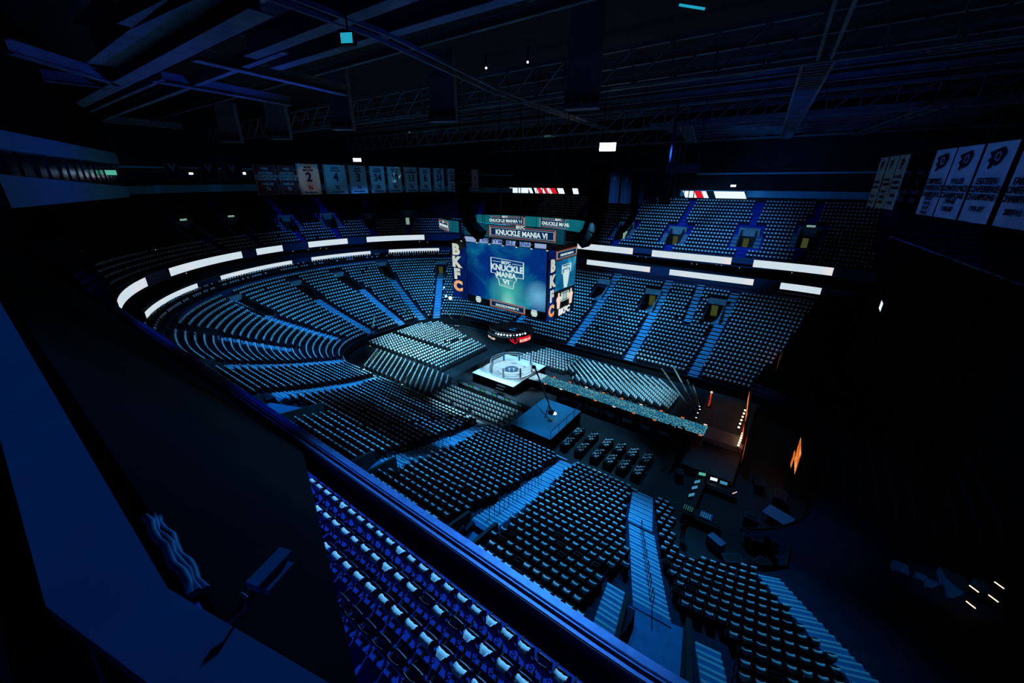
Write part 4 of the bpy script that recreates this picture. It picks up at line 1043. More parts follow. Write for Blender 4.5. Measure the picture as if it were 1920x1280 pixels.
q.build('steps', M['black_paint'], t)
# runway between ring and stage
t = thing('runway', 'raised runway of lit teal tiles from the ring to the stage', 'runway', (-15.5, 41.3, 0)); A = at(t.location)
q = MB(); q.box(A(-15.8, 41.3, .58), (21.9, 2.3, 1.16)); q.build('base', M['black_cloth'], t)
o = MB(); o.box((0, 0, 0), (20.6, 2.05, .04)); o = o.build('lit_tiles', E_['tiles'], t); o.location = (-15.0 + 15.5, 0, 1.19)
q = MB(); q.box(A(-26.1, 41.3, 1.18), (1.6, 2.3, .06)); q.build('landing', M['mat_white'], t)
for k in range(9):
    for s in (-1, 1):
        q = MB(); q.box(A(-24.2 + 2.4 * k, 41.3 + s * 1.2, 1.22), (.34, .1, .1)); q.build('edge_lamp', E_['orange_line'] if (k + s) % 3 else E_['peach'], t)
# stage at the right end
t = thing('stage', 'low dark stage in front of the orange light walls', 'stage', (-3.5, 43.5, 0)); A = at(t.location)
q = MB(); q.box(A(-3.6, 43.4, .3), (5.2, 17.6, .6)); q.build('deck', M['deck_dark'], t)
q = MB(); q.box(A(-2.85, 41.35, .88), (3.6, 2.3, .56)); q.build('walkway', M['deck_grey'], t)
q = MB(); q.box(A(-5.9, 37.0, .62), (.4, 4.6, 1.24)); q.box(A(-3.6, 34.75, .4), (5.0, .1, .8)); q.build('skirt', M['black_cloth'], t)
# orange light walls, blinders, banner
def lwall(p, c, z0, z1, label, m, parts=1):
    t = thing('light_wall', label, 'light wall', (p[0], p[1], z0)); dx, dy = c[0] - p[0], c[1] - p[1]
    n = Vector((dy, -dx)).normalized()
    if n.x > 0: n = -n
    g = lambda u, off, z: (dx * u + n.x * off, dy * u + n.y * off, z)
    q = MB(); q.hexa([g(0, -.2, 0), g(1, -.2, 0), g(1, 0, 0), g(0, 0, 0), g(0, -.2, z1 - z0), g(1, -.2, z1 - z0), g(1, 0, z1 - z0), g(0, 0, z1 - z0)])
    for u in (.02, .98): q.bar(g(u, -.1, 0), g(u, -.1, -z0 + .02), .1, .1)
    q.build('frame', M['black_paint'], t)
    q = MB(); q.face([g(0, .02, .03), g(1, .02, .03), g(1, .02, z1 - z0 - .03), g(0, .02, z1 - z0 - .03)]); q.build('screen', m, t)
lwall((-2.1, 51.2), (-1.52, 44.8), 1.4, 2.6, 'long thin orange light wall at the far side of the stage', E_['flame'])
lwall((-1.55, 43.6), (-1.28, 41.0), 1.3, 2.4, 'short red light wall in the middle of the stage back', E_['flame_red'])
lwall((-.95, 41.8), (-.78, 37.6), 1.2, 2.2, 'orange light wall at the near end of the stage back', E_['flame_red'])
t = thing('banner_stand', 'upright red and white lit banner standing at the back of the stage', 'banner', (-5.75, 48.2, .6))
q = MB(); q.box((0, 0, .04), (.5, .9, .08)); q.build('base', M['black_paint'], t)
q = MB(); q.box((0, 0, .88), (.12, .55, 1.6)); q.build('column', E_['flame_red'], t)
q = MB(); q.ball((0, 0, 1.86), .15, 0, 8); q.build('top', E_['peach'], t)
lamps = [(-1.95, 47.8 - .85 * k, 1.55) for k in range(6)] + [(-1.45, 42.6 - .5 * k, 1.5) for k in range(6)]
l0 = None
for k, p in enumerate(lamps):
    lab = 'small round white lamp on the stage back edge, %s from the far end' % nth(k + 1)
    if l0 is None:
        l0 = thing('stage_lamp', lab, 'lamp', p, 0, 'row of lamps on the stage edge')
        q = MB(); q.cyl((0, 0, -.45), .06, .4); q.build('stand', M['black_paint'], l0)
        q = MB(); q.ball((0, 0, 0), .11); q.build('bulb', E_['lamp_warm'], l0, True)
    else: dup(l0, p, 0, lab)
# flame side screens
lwall((3.12, 40.3), (3.28, 37.4), 2.0, 4.3, 'orange side screen standing on the floor before the black drape', E_['flame'])
lwall((3.02, 40.9), (3.1, 40.0), .9, 2.5, 'narrow orange screen next to the larger side screen', E_['flame'])
lwall((-.12, 64.5), (-.06, 57.6), 3.2, 4.8, 'thin orange screen beside the far black sheet', E_['flame'])

# ------------------------------------------------------------------ light beams in the haze
def beam_mat():
    m = bpy.data.materials.new('haze'); m.use_nodes = True; nt = m.node_tree; nt.nodes.clear()
    o = nt.nodes.new('ShaderNodeOutputMaterial'); v = nt.nodes.new('ShaderNodeVolumeScatter')
    v.inputs['Color'].default_value = (0.9, 0.95, 1, 1); v.inputs['Density'].default_value = 0.9
    nt.links.new(v.outputs[0], o.inputs['Volume']); return m
E_['haze'] = beam_mat()
def spot(name, loc, tgt, power, angle, rgb, blend=.5, r=.12):
    l = bpy.data.lights.new(name, 'SPOT'); l.energy = power; l.spot_size = math.radians(angle); l.spot_blend = blend
    l.color = rgb; l.shadow_soft_size = r
    o = bpy.data.objects.new(name, l); COL.objects.link(o); o.location = loc
    o.rotation_euler = (Vector(tgt) - Vector(loc)).to_track_quat('-Z', 'Y').to_euler(); return o
beams = [((-6.4, 45.0, .4), (-11.6, 46.9, 4.5), 'nearest the runway, behind it'), ((-6.5, 46.2, .4), (-10.7, 48.5, 4.5), 'second behind the runway'), ((-6.5, 47.2, .4), (-8.2, 45.5, 4.5), 'third behind the runway'),
         ((-6.7, 47.9, .4), (-7.3, 44.5, 4.5), 'fourth behind the runway'), ((-5.3, 38.0, .4), (-7.1, 34.9, 4.5), 'brightest in front of the runway'), ((-5.5, 38.9, .4), (-6.5, 34.9, 4.5), 'second in front of the runway'),
         ((-5.6, 39.9, .4), (-6.0, 35.2, 4.5), 'third in front of the runway'), ((-56.0, 35.6, .4), (-58.1, 38.7, 4.5), 'at the left floor corner'), ((-56.4, 47.6, .4), (-59.0, 45.2, 4.0), 'left one at the far left floor end'),
         ((-55.9, 48.0, .4), (-52.0, 46.6, 4.5), 'right one at the far left floor end'), ((-51.5, 51.6, .4), (-50.2, 48.3, 4.2), 'left one under the letter column'), ((-51.0, 51.7, .4), (-47.2, 49.6, 4.2), 'right one under the letter column'),
         ((-40.7, 29.9, .4), (-37.5, 30.7, 4.5), 'over the angled chairs'), ((-49.0, 29.7, .4), (-44.1, 29.1, 4.5), 'at the left end of the angled chairs')]
f0 = None
for k, (p, c, w) in enumerate(beams):
    d = Vector(c) - Vector(p); ln = d.length; d.normalize()
    lab = 'black floor beam light ' + w
    if f0 is None:
        f0 = thing('beam_light', lab, 'stage light', (p[0], p[1], 0), 0, 'beam lights on the floor')
        q = MB(); q.box((0, 0, .09), (.36, .30, .18)); q.build('base', M['black_paint'], f0)
        q = MB(); q.cyl((0, 0, .18), .11, .12, 0, 10); hd = q.build('lamp_head', M['black_paint'], f0)
        q = MB(); q.disc((0, 0, .305), .09, 0, 12); q.build('lens', E_['lamp_mid'], hd)
    else: dup(f0, (p[0], p[1], 0), 0, lab)
    q = MB(); u = Vector(p) + d * .02
    q.tube([u, Vector(p) + d * (ln * .5), Vector(p) + d * ln], .045, 10, 0, .10)
    o = q.build('light_beam', E_['haze']); o['kind'] = 'stuff'
    tag(o, 'thin teal beam of haze from the floor light ' + w, 'light beam')
    spot('beam_lamp', Vector(p) + d * .03, c, (60000 if k in (0, 1, 4, 7, 8, 10) else 22000), 3.0, (.35, .9, 1.0), .3, .02)

# ------------------------------------------------------------------ camera riser, jib crane
t = thing('camera_riser', 'square blue-lit camera platform with black skirts beside the runway', 'platform', (-19.0, 33.0, 0)); A = at(t.location)
q = MB(); q.box(A(-19.5, 33.0, 1.56), (5.0, 6.8, .08)); q.build('deck', M['riser_deck'], t)
q = MB(); q.box(A(-20.45, 29.66, .77), (3.0, .06, 1.5)); q.box(A(-17.95, 29.66, .77), (1.85, .06, 1.5)); q.box(A(-17.05, 33.0, .77), (.06, 6.6, 1.5)); q.box(A(-21.95, 33.0, .77), (.06, 6.6, 1.5)); q.box(A(-19.5, 36.35, .77), (4.9, .06, 1.5)); q.build('skirt', M['black_cloth'], t)
q = MB(); q.tube([A(-17.05, 29.7, 2.5), A(-17.05, 36.3, 2.5)], .04, 6)
for k in range(5): q.tube([A(-17.05, 29.7 + 1.65 * k, 1.6), A(-17.05, 29.7 + 1.65 * k, 2.5)], .03, 6)
q.build('handrail', M['fascia'], t)
t = thing('jib_crane', 'black camera jib crane standing on the blue platform, arm raised to the ring', 'camera crane', (-19.5, 33.3, 1.6)); A = at(t.location)
q = MB()
for a in (0.4, 2.5, 4.6): q.tube([A(-19.5 + .7 * math.cos(a), 33.3 + .7 * math.sin(a), 1.63), A(-19.5, 33.3, 3.0)], .05, 6)
q.build('tripod', M['black_paint'], t)
q = MB(); q.tube([A(-19.2, 33.0, 2.7), A(-19.5, 33.3, 3.1), A(-23.3, 36.0, 5.6)], .07, 6); q.tube([A(-19.5, 33.3, 3.3), A(-23.3, 36.0, 5.75)], .04, 6); q.build('arm', M['black_paint'], t)
q = MB(); q.box(A(-18.9, 32.8, 2.55), (.5, .5, .4)); q.build('counterweight', M['black_paint'], t)
q = MB(); q.box(A(-23.4, 36.1, 5.45), (.35, .3, .3)); q.tube([A(-23.4, 36.1, 5.4), A(-23.5, 36.4, 5.2)], .08, 8); q.build('camera', M['black_paint'], t)
q = MB(); q.ball(A(-18.75, 33.35, 2.15), .22, 0, 10, .7); q.build('work_lamp', E_['lamp_mid'], t)

# ------------------------------------------------------------------ crowd barriers with sign panels
def barrier(x, y, w, label, green, txt='BARE'):
    t = thing('crowd_barrier', label, 'barrier', (x, y, 0)); q = MB(); q.box((0, 0, .55), (w, .05, 1.1))
    for s in (-1, 1): q.box((s * w * .4, .15, .03), (.06, .5, .06))
    q.build('panel', M['black_paint'], t)
    q = MB(); q.box((.25 * w if green else 0, -.03, .85), (.95, .02, .34)); s_ = q.build('sign', M['sign_blue'], t)
    text('lettering', txt, .34, frame((.25 * w if green else 0, -.045, .85), (1, 0, 0), (0, 0, 1)), M['ink_navy'], s_, .03, 1.1, .004, .005)
    if green: q = MB(); q.disc((-.27 * w, -.035, .85), .34, 0, 20, 1.2, .5, (1, 0, 0), (0, 0, 1)); q.build('green_emblem', M['sign_green'], t)
for k in range(6): barrier(-33.6 + 2.0 * k, 34.35, 1.9, 'black crowd barrier with pale sign before the ring, %s from the left' % nth(k + 1), True)
for k in range(7): barrier(-20.6 + 2.05 * k, 38.7, 2.0, 'black crowd barrier with pale sign along the runway, %s from the ring' % nth(k + 1), False)

# ------------------------------------------------------------------ tables with white cards
rnd = random.Random(5); tb0 = None
tcols = [(-16.0, 'first'), (-14.35, 'second'), (-12.65, 'third'), (-11.25, 'fourth'), (-9.9, 'fifth'), (-8.45, 'sixth')]
for ci, (x, cn) in enumerate(tcols):
    for ri, y in enumerate((31.5, 33.75)):
        w_ = ('near' if ri == 0 else 'far'); lab = 'black-clothed long table, %s end of the %s row from the camera platform' % (w_, cn)
        if tb0 is None:
            tb0 = thing('long_table', lab, 'table', (x, y, 0), 0, 'black press tables')
            q = MB(); q.box((0, 0, .745), (.76, 1.85, .04)); q.build('table_top', M['clothes'], tb0)
            q = MB(); q.hexa([(-.40, -.95, .02), (.40, -.95, .02), (.40, .95, .02), (-.40, .95, .02), (-.385, -.93, .765), (.385, -.93, .765), (.385, .93, .765), (-.385, .93, .765)]); q.build('tablecloth', M['clothes'], tb0)
        else: dup(tb0, (x, y, 0), 0, lab)
        grp = 'white cards on the %s table of the %s row' % (w_, cn)
        for j in range(9):
            if j == 0: sx, sy, px, py = .035, 1.1, -.28, .05
            else: sx, sy = rnd.choice(((.22, .16), (.12, .12), (.26, .13), (.10, .14))); px, py = -.12 + .4 * (j % 3) / 2, -.75 + .19 * j
            q = MB(); q.box((0, 0, .012), (sx, sy, .024)); o = q.build('white_card', M['paper'], None, False, (x + px, y + py, .767), rnd.uniform(-.15, .15) if j else 0)
            tag(o, ('long white strip' if j == 0 else 'small white card') + ' lying on the %s table of the %s row' % (w_, cn), 'card', grp if j else None)

# ------------------------------------------------------------------ production corner at the right
t0 = thing('production_desk', 'black production desk with consoles in front of the stage', 'desk', (-2.6, 31.0, 0)); A = at(t0.location)
q = MB(); q.box(A(-3.4, 31.6, .74), (.9, 6.0, .06)); q.box(A(-1.8, 33.7, .74), (2.6, .8, .06)); q.box(A(-2.1, 29.2, .74), (2.4, .9, .06)); q.build('desk_top', M['black_paint'], t0)
q = MB()
for x, y in ((-3.7, 28.8), (-3.1, 28.8), (-3.7, 34.3), (-3.1, 34.3), (-.6, 34.0), (-.6, 33.4), (-1.0, 29.5), (-1.0, 28.9)): q.box(A(x, y, .36), (.06, .06, .72))
q.build('desk_frame', M['black_paint'], t0)
def monitor(x, y, z, rz, w, h, m, label):
    t = thing('monitor', label, 'monitor', (x, y, z), rz, 'monitors on the production desk')
    q = MB(); q.box((0, .1, .01), (.25, .2, .02)); q.box((0, .12, .15), (.05, .05, .3)); q.build('stand', M['black_plastic'], t)
    q = MB(); q.box((0, .07, .18 + h / 2), (w, .05, h)); q.build('case', M['black_plastic'], t)
    q = MB(); q.face([(-w / 2 + .02, .04, .2), (w / 2 - .02, .04, .2), (w / 2 - .02, .04, .16 + h), (-w / 2 + .02, .04, .16 + h)]); q.build('screen', m, t)
for x, y, rz, m, l in ((-3.4, 33.9, .3, 'green_screen', 'teal-lit monitor at the far end of the production desk'), (-2.4, 33.8, .2, 'monitor_white', 'white-lit monitor on the far wing of the production desk'),
                       (-1.6, 33.8, .1, 'blue_screen', 'blue monitor on the far wing of the production desk'), (-3.5, 32.6, .9, 'blue_screen', 'upper blue monitor on the long side of the production desk'),
                       (-3.5, 31.7, .9, 'blue_screen', 'middle blue monitor on the long side of the production desk'), (-3.5, 30.6, .9, 'blue_screen', 'lower blue monitor on the long side of the production desk')):
    monitor(x, y, .77, rz, .62, .36, E_[m], l)
for x, y, w, l, lab in ((-3.4, 29.2, .8, .6, 'small mixing console with lit keys at the near end of the desk'), (-2.0, 29.2, .9, .6, 'pale mixing console on the near wing of the desk')):
    t = thing('mixing_console', lab, 'console', (x, y, .77)); q = MB(); q.hexa([(-w / 2, -l / 2, 0), (w / 2, -l / 2, 0), (w / 2, l / 2, 0), (-w / 2, l / 2, 0), (-w / 2, -l / 2, .06), (w / 2, -l / 2, .06), (w / 2, l / 2, .2), (-w / 2, l / 2, .2)]); q.build('body', M['steel'] if x > -3 else M['black_paint'], t)
    q = MB()
    for i in range(9):
        for j in range(4): q.box((-w / 2 + .08 + i * .08, -l / 2 + .1 + j * .12, .085 + j * .028), (.035, .05, .02), i % 2)
    q.build('keys', [E_['green_screen'], M['paper']], t)
t = thing('tube_lamp', 'pinkish tube lamp leaning beside the production desk', 'lamp', (-.75, 33.3, .77)); q = MB(); q.tube([(0, 0, .02), (.28, .35, .12)], .035, 6); q.build('tube', E_['peach'], t)
def case(x, y, w, l, h, label, m='black_paint', rz=0.0):
    t = thing('road_case', label, 'case', (x, y, 0), rz); q = MB(); q.box((0, 0, h / 2 + .05), (w, l, h - .06)); q.build('body', M[m], t)
    q = MB()
    for z in (.09, h + .01):
        for s in (-1, 1): q.box((s * w / 2, 0, z), (.03, l + .03, .03)); q.box((0, s * l / 2, z), (w + .03, .03, .03))
    for sx in (-1, 1):
        for sy in (-1, 1): q.box((sx * w / 2, sy * l / 2, h / 2 + .05), (.035, .035, h - .06))
    q.build('edging', M['steel'], t)
    q = MB()
    for sx in (-1, 1):
        for sy in (-1, 1): q.ball((sx * w * .4, sy * l * .4, .04), .04, 0, 6)
    q.build('casters', M['black_plastic'], t)
case(-.85, 27.3, 1.15, .62, .8, 'blue two-lidded road case on the open floor', 'case_blue', -.45)
for k, (x, y, w, l, h, lab) in enumerate(((1.0, 31.2, 1.0, .6, .9, 'black road case right of the desk'), (1.6, 29.0, .8, .6, 1.0, 'tall black road case by the right floor end'), (.4, 26.3, 1.2, .7, .7, 'low black road case at the near floor edge'),
        (-1.3, 24.6, .9, .6, .6, 'small black road case near the corner seats'), (2.2, 27.0, .8, .8, .9, 'square black road case by the near corner'), (2.6, 35.2, 1.2, .8, 1.1, 'black road case under the orange side screen'), (.9, 36.4, 1.4, .7, .9, 'long black road case behind the stage'),
        (-5.2, 33.4, .7, .6, .9, 'black road case left of the desk'))): case(x, y, w, l, h, lab, 'black_paint', .3 * k)
t = thing('side_table', 'blue-lit table with gear at the right floor end', 'table', (2.7, 32.9, 0), -.35); q = MB(); q.box((0, 0, .74), (1.9, 1.4, .05)); q.build('table_top', M['case_blue'], t)
for sx in (-.85, .85):
    for sy in (-.6, .6): q = MB(); q.box((sx, sy, .36), (.05, .05, .72)); q.build('leg', M['steel'], t)
for k, (p, c, l) in enumerate((((-6.4, 29.0, .03), (-3.9, 30.6, .03), 'upper'), ((-6.3, 28.8, .03), (-3.9, 29.6, .03), 'middle'), ((-6.2, 27.6, .03), (-3.8, 29.0, .03), 'lower'))):
    q = MB(); q.tube([p, ((p[0] + c[0]) / 2, (p[1] + c[1]) / 2 - .12, .03), c], .03, 5); o = q.build('cable', M['sign_green']); tag(o, 'pale floor cable running to the production desk, %s of three' % l, 'cable')
# retracted bleachers at the far right end
t = thing('bleachers', 'retracted stepped bleachers at the far right floor end', 'bleachers', (1.0, 54.5, 0), -.95)
q = MB()
for k in range(9): q.box((0, .35 * k, .2 + .22 * k), (7.0, .33, .06)); q.box((0, .35 * k + .16, .1 + .11 * k), (6.9, .03, .2 + .22 * k))
q.build('benches', M['fascia'], t)
q = MB(); q.tube([(-3.5, 3.2, 3.0), (3.5, 3.2, 3.0)], .05, 6); q.tube([(-3.5, 3.2, 2.0), (-3.5, 3.2, 3.0)], .04, 6); q.tube([(3.5, 3.2, 2.0), (3.5, 3.2, 3.0)], .04, 6); q.build('rear_rail', M['steel'], t)

# ------------------------------------------------------------------ person on the open floor
def person(x, y, rz, label):
    t = thing('person', label, 'person', (x, y, 0), rz)
    J = [((0, 0, .96), .15), ((0, 0, 1.18), .14), ((0, .01, 1.38), .16), ((0, .0, 1.50), .07), ((0, .02, 1.60), .085), ((0, .03, 1.72), .075),
         ((.19, 0, 1.42), .06), ((.24, -.02, 1.15), .045), ((.20, .10, .92), .035), ((-.19, 0, 1.42), .06), ((-.25, -.03, 1.15), .045), ((-.22, .06, .90), .035),
         ((.10, 0, .90), .10), ((.11, .03, .50), .065), ((.12, -.02, .09), .045), ((.12, .13, .04), .035), ((-.10, 0, .90), .10), ((-.12, -.04, .50), .065), ((-.14, -.10, .09), .045), ((-.14, .05, .04), .035)]
    Ed = [(0, 1), (1, 2), (2, 3), (3, 4), (4, 5), (2, 6), (6, 7), (7, 8), (2, 9), (9, 10), (10, 11), (0, 12), (12, 13), (13, 14), (14, 15), (0, 16), (16, 17), (17, 18), (18, 19)]
    hands = {8: 1, 11: -1}
    for h, s in hands.items():
        hx, hy, hz = J[h][0]
        for k, (dx, l) in enumerate(((-.03, .075), (-.01, .085), (.01, .08), (.03, .065), (.04, .05))):
            J.append(((hx + s * 0 + dx, hy + .02, hz - .06), .012)); J.append(((hx + dx * 1.2, hy + .035, hz - .06 - l), .009))
            Ed += [(h, len(J) - 2), (len(J) - 2, len(J) - 1)]
    me = bpy.data.meshes.new('body'); me.from_pydata([j[0] for j in J], Ed, []); me.materials.append(M['clothes']); me.materials.append(M['skin'])
    o = bpy.data.objects.new('body', me); COL.objects.link(o)
    sk = o.modifiers.new('Skin', 'SKIN'); me.skin_vertices[0].data[0].use_root = True
    for k, j in enumerate(J): me.skin_vertices[0].data[k].radius = (j[1], j[1] * (.8 if k in (0, 1, 2) else 1))
    o.modifiers.new('Sub', 'SUBSURF').levels = 1; o.modifiers[-1].render_levels = 1
    dg = bpy.context.evaluated_depsgraph_get(); dg.update()
    me2 = bpy.data.meshes.new_from_object(o.evaluated_get(dg)); bpy.data.objects.remove(o)
    for p_ in me2.polygons:
        z, ax = p_.center.z, abs(p_.center.x); p_.material_index = 1 if z > 1.52 or (ax > .14 and .74 < z < .93) else 0; p_.use_smooth = True
    o = bpy.data.objects.new('body', me2); COL.objects.link(o); o.parent = t
    q = MB(); q.ball((0, .012, 1.70), .105, 0, 12, 1.05); q.build('hair', M['hair'], t, True)
    q = MB(); q.tube([(0, .115, 1.66), (0, .135, 1.63)], .014, 6); q.box((-.03, .11, 1.665), (.02, .01, .012)); q.box((.03, .11, 1.665), (.02, .01, .012)); q.box((0, .108, 1.60), (.05, .01, .01)); q.build('face', M['skin'], t)
    return t
person(-3.1, 26.6, .6, 'person in dark clothes standing alone on the open floor by the corner seats')

# ------------------------------------------------------------------ drapes, tarpaulin, near ledge
def drape(name, line, z0, z1, label, m, fold=.18):
    q = MB(); pts = []
    for (xa, ya), (xb, yb) in zip(line[:-1], line[1:]):
        L = math.hypot(xb - xa, yb - ya); n = int(L / .3); nx, ny = -(yb - ya) / L, (xb - xa) / L
        for k in range(n): w = fold * math.sin(k * 1.35) * (.6 + .4 * math.sin(k * .31)); pts.append((xa + (xb - xa) * k / n + nx * w, ya + (yb - ya) * k / n + ny * w))
    pts.append(line[-1])
    for (xa, ya), (xb, yb) in zip(pts[:-1], pts[1:]): q.face([(xa, ya, z0), (xb, yb, z0), (xb, yb, z1), (xa, ya, z1)])
    t = thing(name, label, 'drape', (0, 0, 0)); o = q.build('cloth', m, t, True)
    q = MB(); q.tube([(x, y, z1) for x, y in line], .06, 6); q.build('top_pipe', M['steel'], t)
    for (x, y) in (line[0], line[-1]): q = MB(); q.tube([(x, y, z1), (x, y, 36.5)], .02, 4); q.build('hanging_line', M['black_paint'], t)
drape('drape', [(6.0, 54.0), (9.6, 30.0)], 7.0, 21.0, 'long black drape closing off the right end of the arena', M['black_cloth'])
q = MB()
for k in range(2, 24):
    P, N = rr(*low_abr(k * ROWP), 30, 8, 40); P1, _ = rr(*low_abr((k + 1) * ROWP), 30, 8, 40)
    edge = lambda y: -1.0 + (y - 57.5) * .31
    sel = [i for i in range(len(P)) if P[i][1] > 47 and P[i][0] > edge(P[i][1]) and P[i][0] < 9]
    for i in sel:
        j = (i + 1) % len(P)
        q.face([(*P[i], zlow(k * ROWP) + .9), (*P[j], zlow(k * ROWP) + .9), (*P1[j], zlow((k + 1) * ROWP) + .9), (*P1[i], zlow((k + 1) * ROWP) + .9)])
o = q.build('tarpaulin', M['black_cloth']); tag(o, 'black sheet added over the dark far right corner of the lower seats', 'tarpaulin')  # added black sheet standing in for the unlit corner
t = thing('hanging_monitor', 'small bright white lit panel in front of the long black drape', 'monitor', (5.5, 41.5, 16.9), .0)
q = MB(); q.box((0, .0, 0), (.08, 1.3, .75)); q.tube([(0, 0, .4), (0, 0, 19)], .015, 4); q.build('case', M['black_paint'], t)
q = MB(); q.face([(-.05, -.6, -.33), (-.05, .6, -.33), (-.05, .6, .33), (-.05, -.6, .33)]); q.build('screen', E_['monitor_white'], t)
q = MB(); a, c = Vector((-17.0, 6.55, 14.3)), Vector((-.47, .18, 24.25)); e, f = Vector((-120, .18, 24.25)), Vector((-120, 6.55, 14.3))
nn = Vector((0, .03, .02)); q.hexa([f - nn, a - nn, c - nn, e - nn, f, a, c, e]); o = q.build('tarpaulin', M['black_cloth']); tag(o, 'black tarpaulin stretched over the closed seats of the near balcony', 'tarpaulin')
# pale ledge right at the viewpoint
q = MB(); outer = [(-30, .02), (-1.17, .05), (1.4, .69)]; inner = [(-30, -.17), (-1.36, -.15), (1.4, .53)]
for i in range(2):
    q.hexa([(*inner[i], 24.95), (*inner[i + 1], 24.95), (*outer[i + 1], 24.95), (*outer[i], 24.95), (*inner[i], 25.0), (*inner[i + 1], 25.0), (*outer[i + 1], 25.0), (*outer[i], 25.0)])
    q.hexa([(inner[i][0], inner[i][1] + .05, 22.0), (inner[i + 1][0], inner[i + 1][1] + .05, 22.0), (outer[i + 1][0], outer[i + 1][1] - .05, 22.0), (outer[i][0], outer[i][1] - .05, 22.0),
            (inner[i][0], inner[i][1] + .05, 24.95), (inner[i + 1][0], inner[i + 1][1] + .05, 24.95), (outer[i + 1][0], outer[i + 1][1] - .05, 24.95), (outer[i][0], outer[i][1] - .05, 24.95)], 1)
struct(q.build('trim_near_ledge', [M['ledge'], M['black_paint']]))
t = thing('clamp_box', 'small ribbed blue box fixed outside the near ledge', 'box', (-1.06, .25, 24.95), .35)
q = MB(); q.box((0, .0, 0), (.045, .12, .03)); q.box((.04, -.01, -.008), (.022, .09, .022)); q.build('body', M['ledge'], t)
q = MB(); q.tube([(0, -.06, -.02), (-.02, -.17, -.04)], .008, 6); q.build('bracket', M['black_paint'], t)
t = thing('hook', 'small bent metal hook at the outer edge of the near ledge', 'hook', (-.95, .125, 24.99)); q = MB(); q.tube([(0, -.02, 0), (.005, .02, .012), (-.005, .035, .03), (-.025, .03, .035)], .004, 6); q.build('rod', M['ledge'], t)
q = MB()
for w_ in range(3): q.tube([(-1.60 + .05 * k, .09 + .012 * w_ + .006 * math.sin(k * 1.9 + w_), 24.955 - .008 * w_ + .004 * math.sin(k * 1.3 + w_ * 2)) for k in range(10)], .012, 6)
o = q.build('cable_bundle', M['fascia'], None, True); tag(o, 'dark bundled cable lying along the outer edge of the near ledge', 'cable')

# ------------------------------------------------------------------ hanging banners
def banner(o, dirx, w, z0, z1, cloth, label, group, lines, edge=None, tail=False, wave=.06):
    """cloth facing the side where dirx runs left to right; lines: (text, size, centre height fraction, ink)"""
    d = Vector((dirx[0], dirx[1], 0)).normalized(); n = Vector((d.y, -d.x, 0)); h = z1 - z0
    t = thing('banner', label, 'banner', (o[0], o[1], z0), 0, group)
    q = MB(); nu, nv = 10, 6
    f = lambda u, v: tuple(d * (u - .5) * w + n * (wave * math.sin(u * 9 + o[1]) * (1 - .5 * v)) + Vector((0, 0, v * h + (abs(u - .5) * -.0 if not tail else (.5 - abs(u - .5)) * .7 * (1 - v)))))
    for i in range(nu):
        for j in range(nv): q.face([f(i / nu, j / nv), f((i + 1) / nu, j / nv), f((i + 1) / nu, (j + 1) / nv), f(i / nu, (j + 1) / nv)])
    q.build('cloth', cloth, t, True)
    q = MB(); q.tube([tuple(d * -.52 * w + Vector((0, 0, h))), tuple(d * .52 * w + Vector((0, 0, h)))], .05, 6)
    for s in (-.45, .45): q.tube([tuple(d * s * w + Vector((0, 0, h))), tuple(d * s * w + Vector((0, 0, h + 7)))], .015, 4)
    q.build('hanging_pole', M['black_paint'], t)
    if edge:
        q = MB(); g = lambda u, v: tuple(d * (u - .5) * w + n * (wave + .02) + Vector((0, 0, v * h)))
        for a, c in (((.03, .02), (.97, .02)), ((.03, .02), (.03, .98)), ((.97, .02), (.97, .98))): q.bar(g(*a), g(*c), .09, .02)
        q.build('border', edge, t)
    for s_, sz, v, ink in lines:
        text('lettering', s_, sz, frame(tuple(n * (wave + .03) + Vector((0, 0, v * h))), d, (0, 0, 1)), ink, t, .035, 1.0, .004, .0).matrix_local = frame(tuple(n * (wave + .03) + Vector((0, 0, v * h))), d, (0, 0, 1))
    return t
IN, IR, IW, IB = M['ink_navy'], M['ink_red'], M['ink_white'], M['ink_black']
ys = [(29.4, 32.4), (33.0, 35.3), (35.8, 39.6), (40.4, 44.7), (45.1, 48.9), (49.5, 53.0), (53.6, 57.0), (57.7, 61.2), (61.7, 65.0), (65.8, 69.0), (69.9, 73.2), (73.9, 77.4), (78.2, 80.8)]
nums = [None, None, '2', '4', '3', '34', '10', '13', '6', '24', '32', '15', '']
names = [None, None, ('MOSES', 'MALONE'), ('DOLPH', 'SCHAYES'), ('ALLEN', 'IVERSON'), ('CHARLES', 'BARKLEY'), ('MAURICE', 'CHEEKS'), ('WILT', 'CHAMBERLAIN'), ('JULIUS', 'ERVING'), ('BOBBY', 'JONES'), ('BILLY', 'CUNNINGHAM'), ('HAL', 'GREER'), ('', '')]
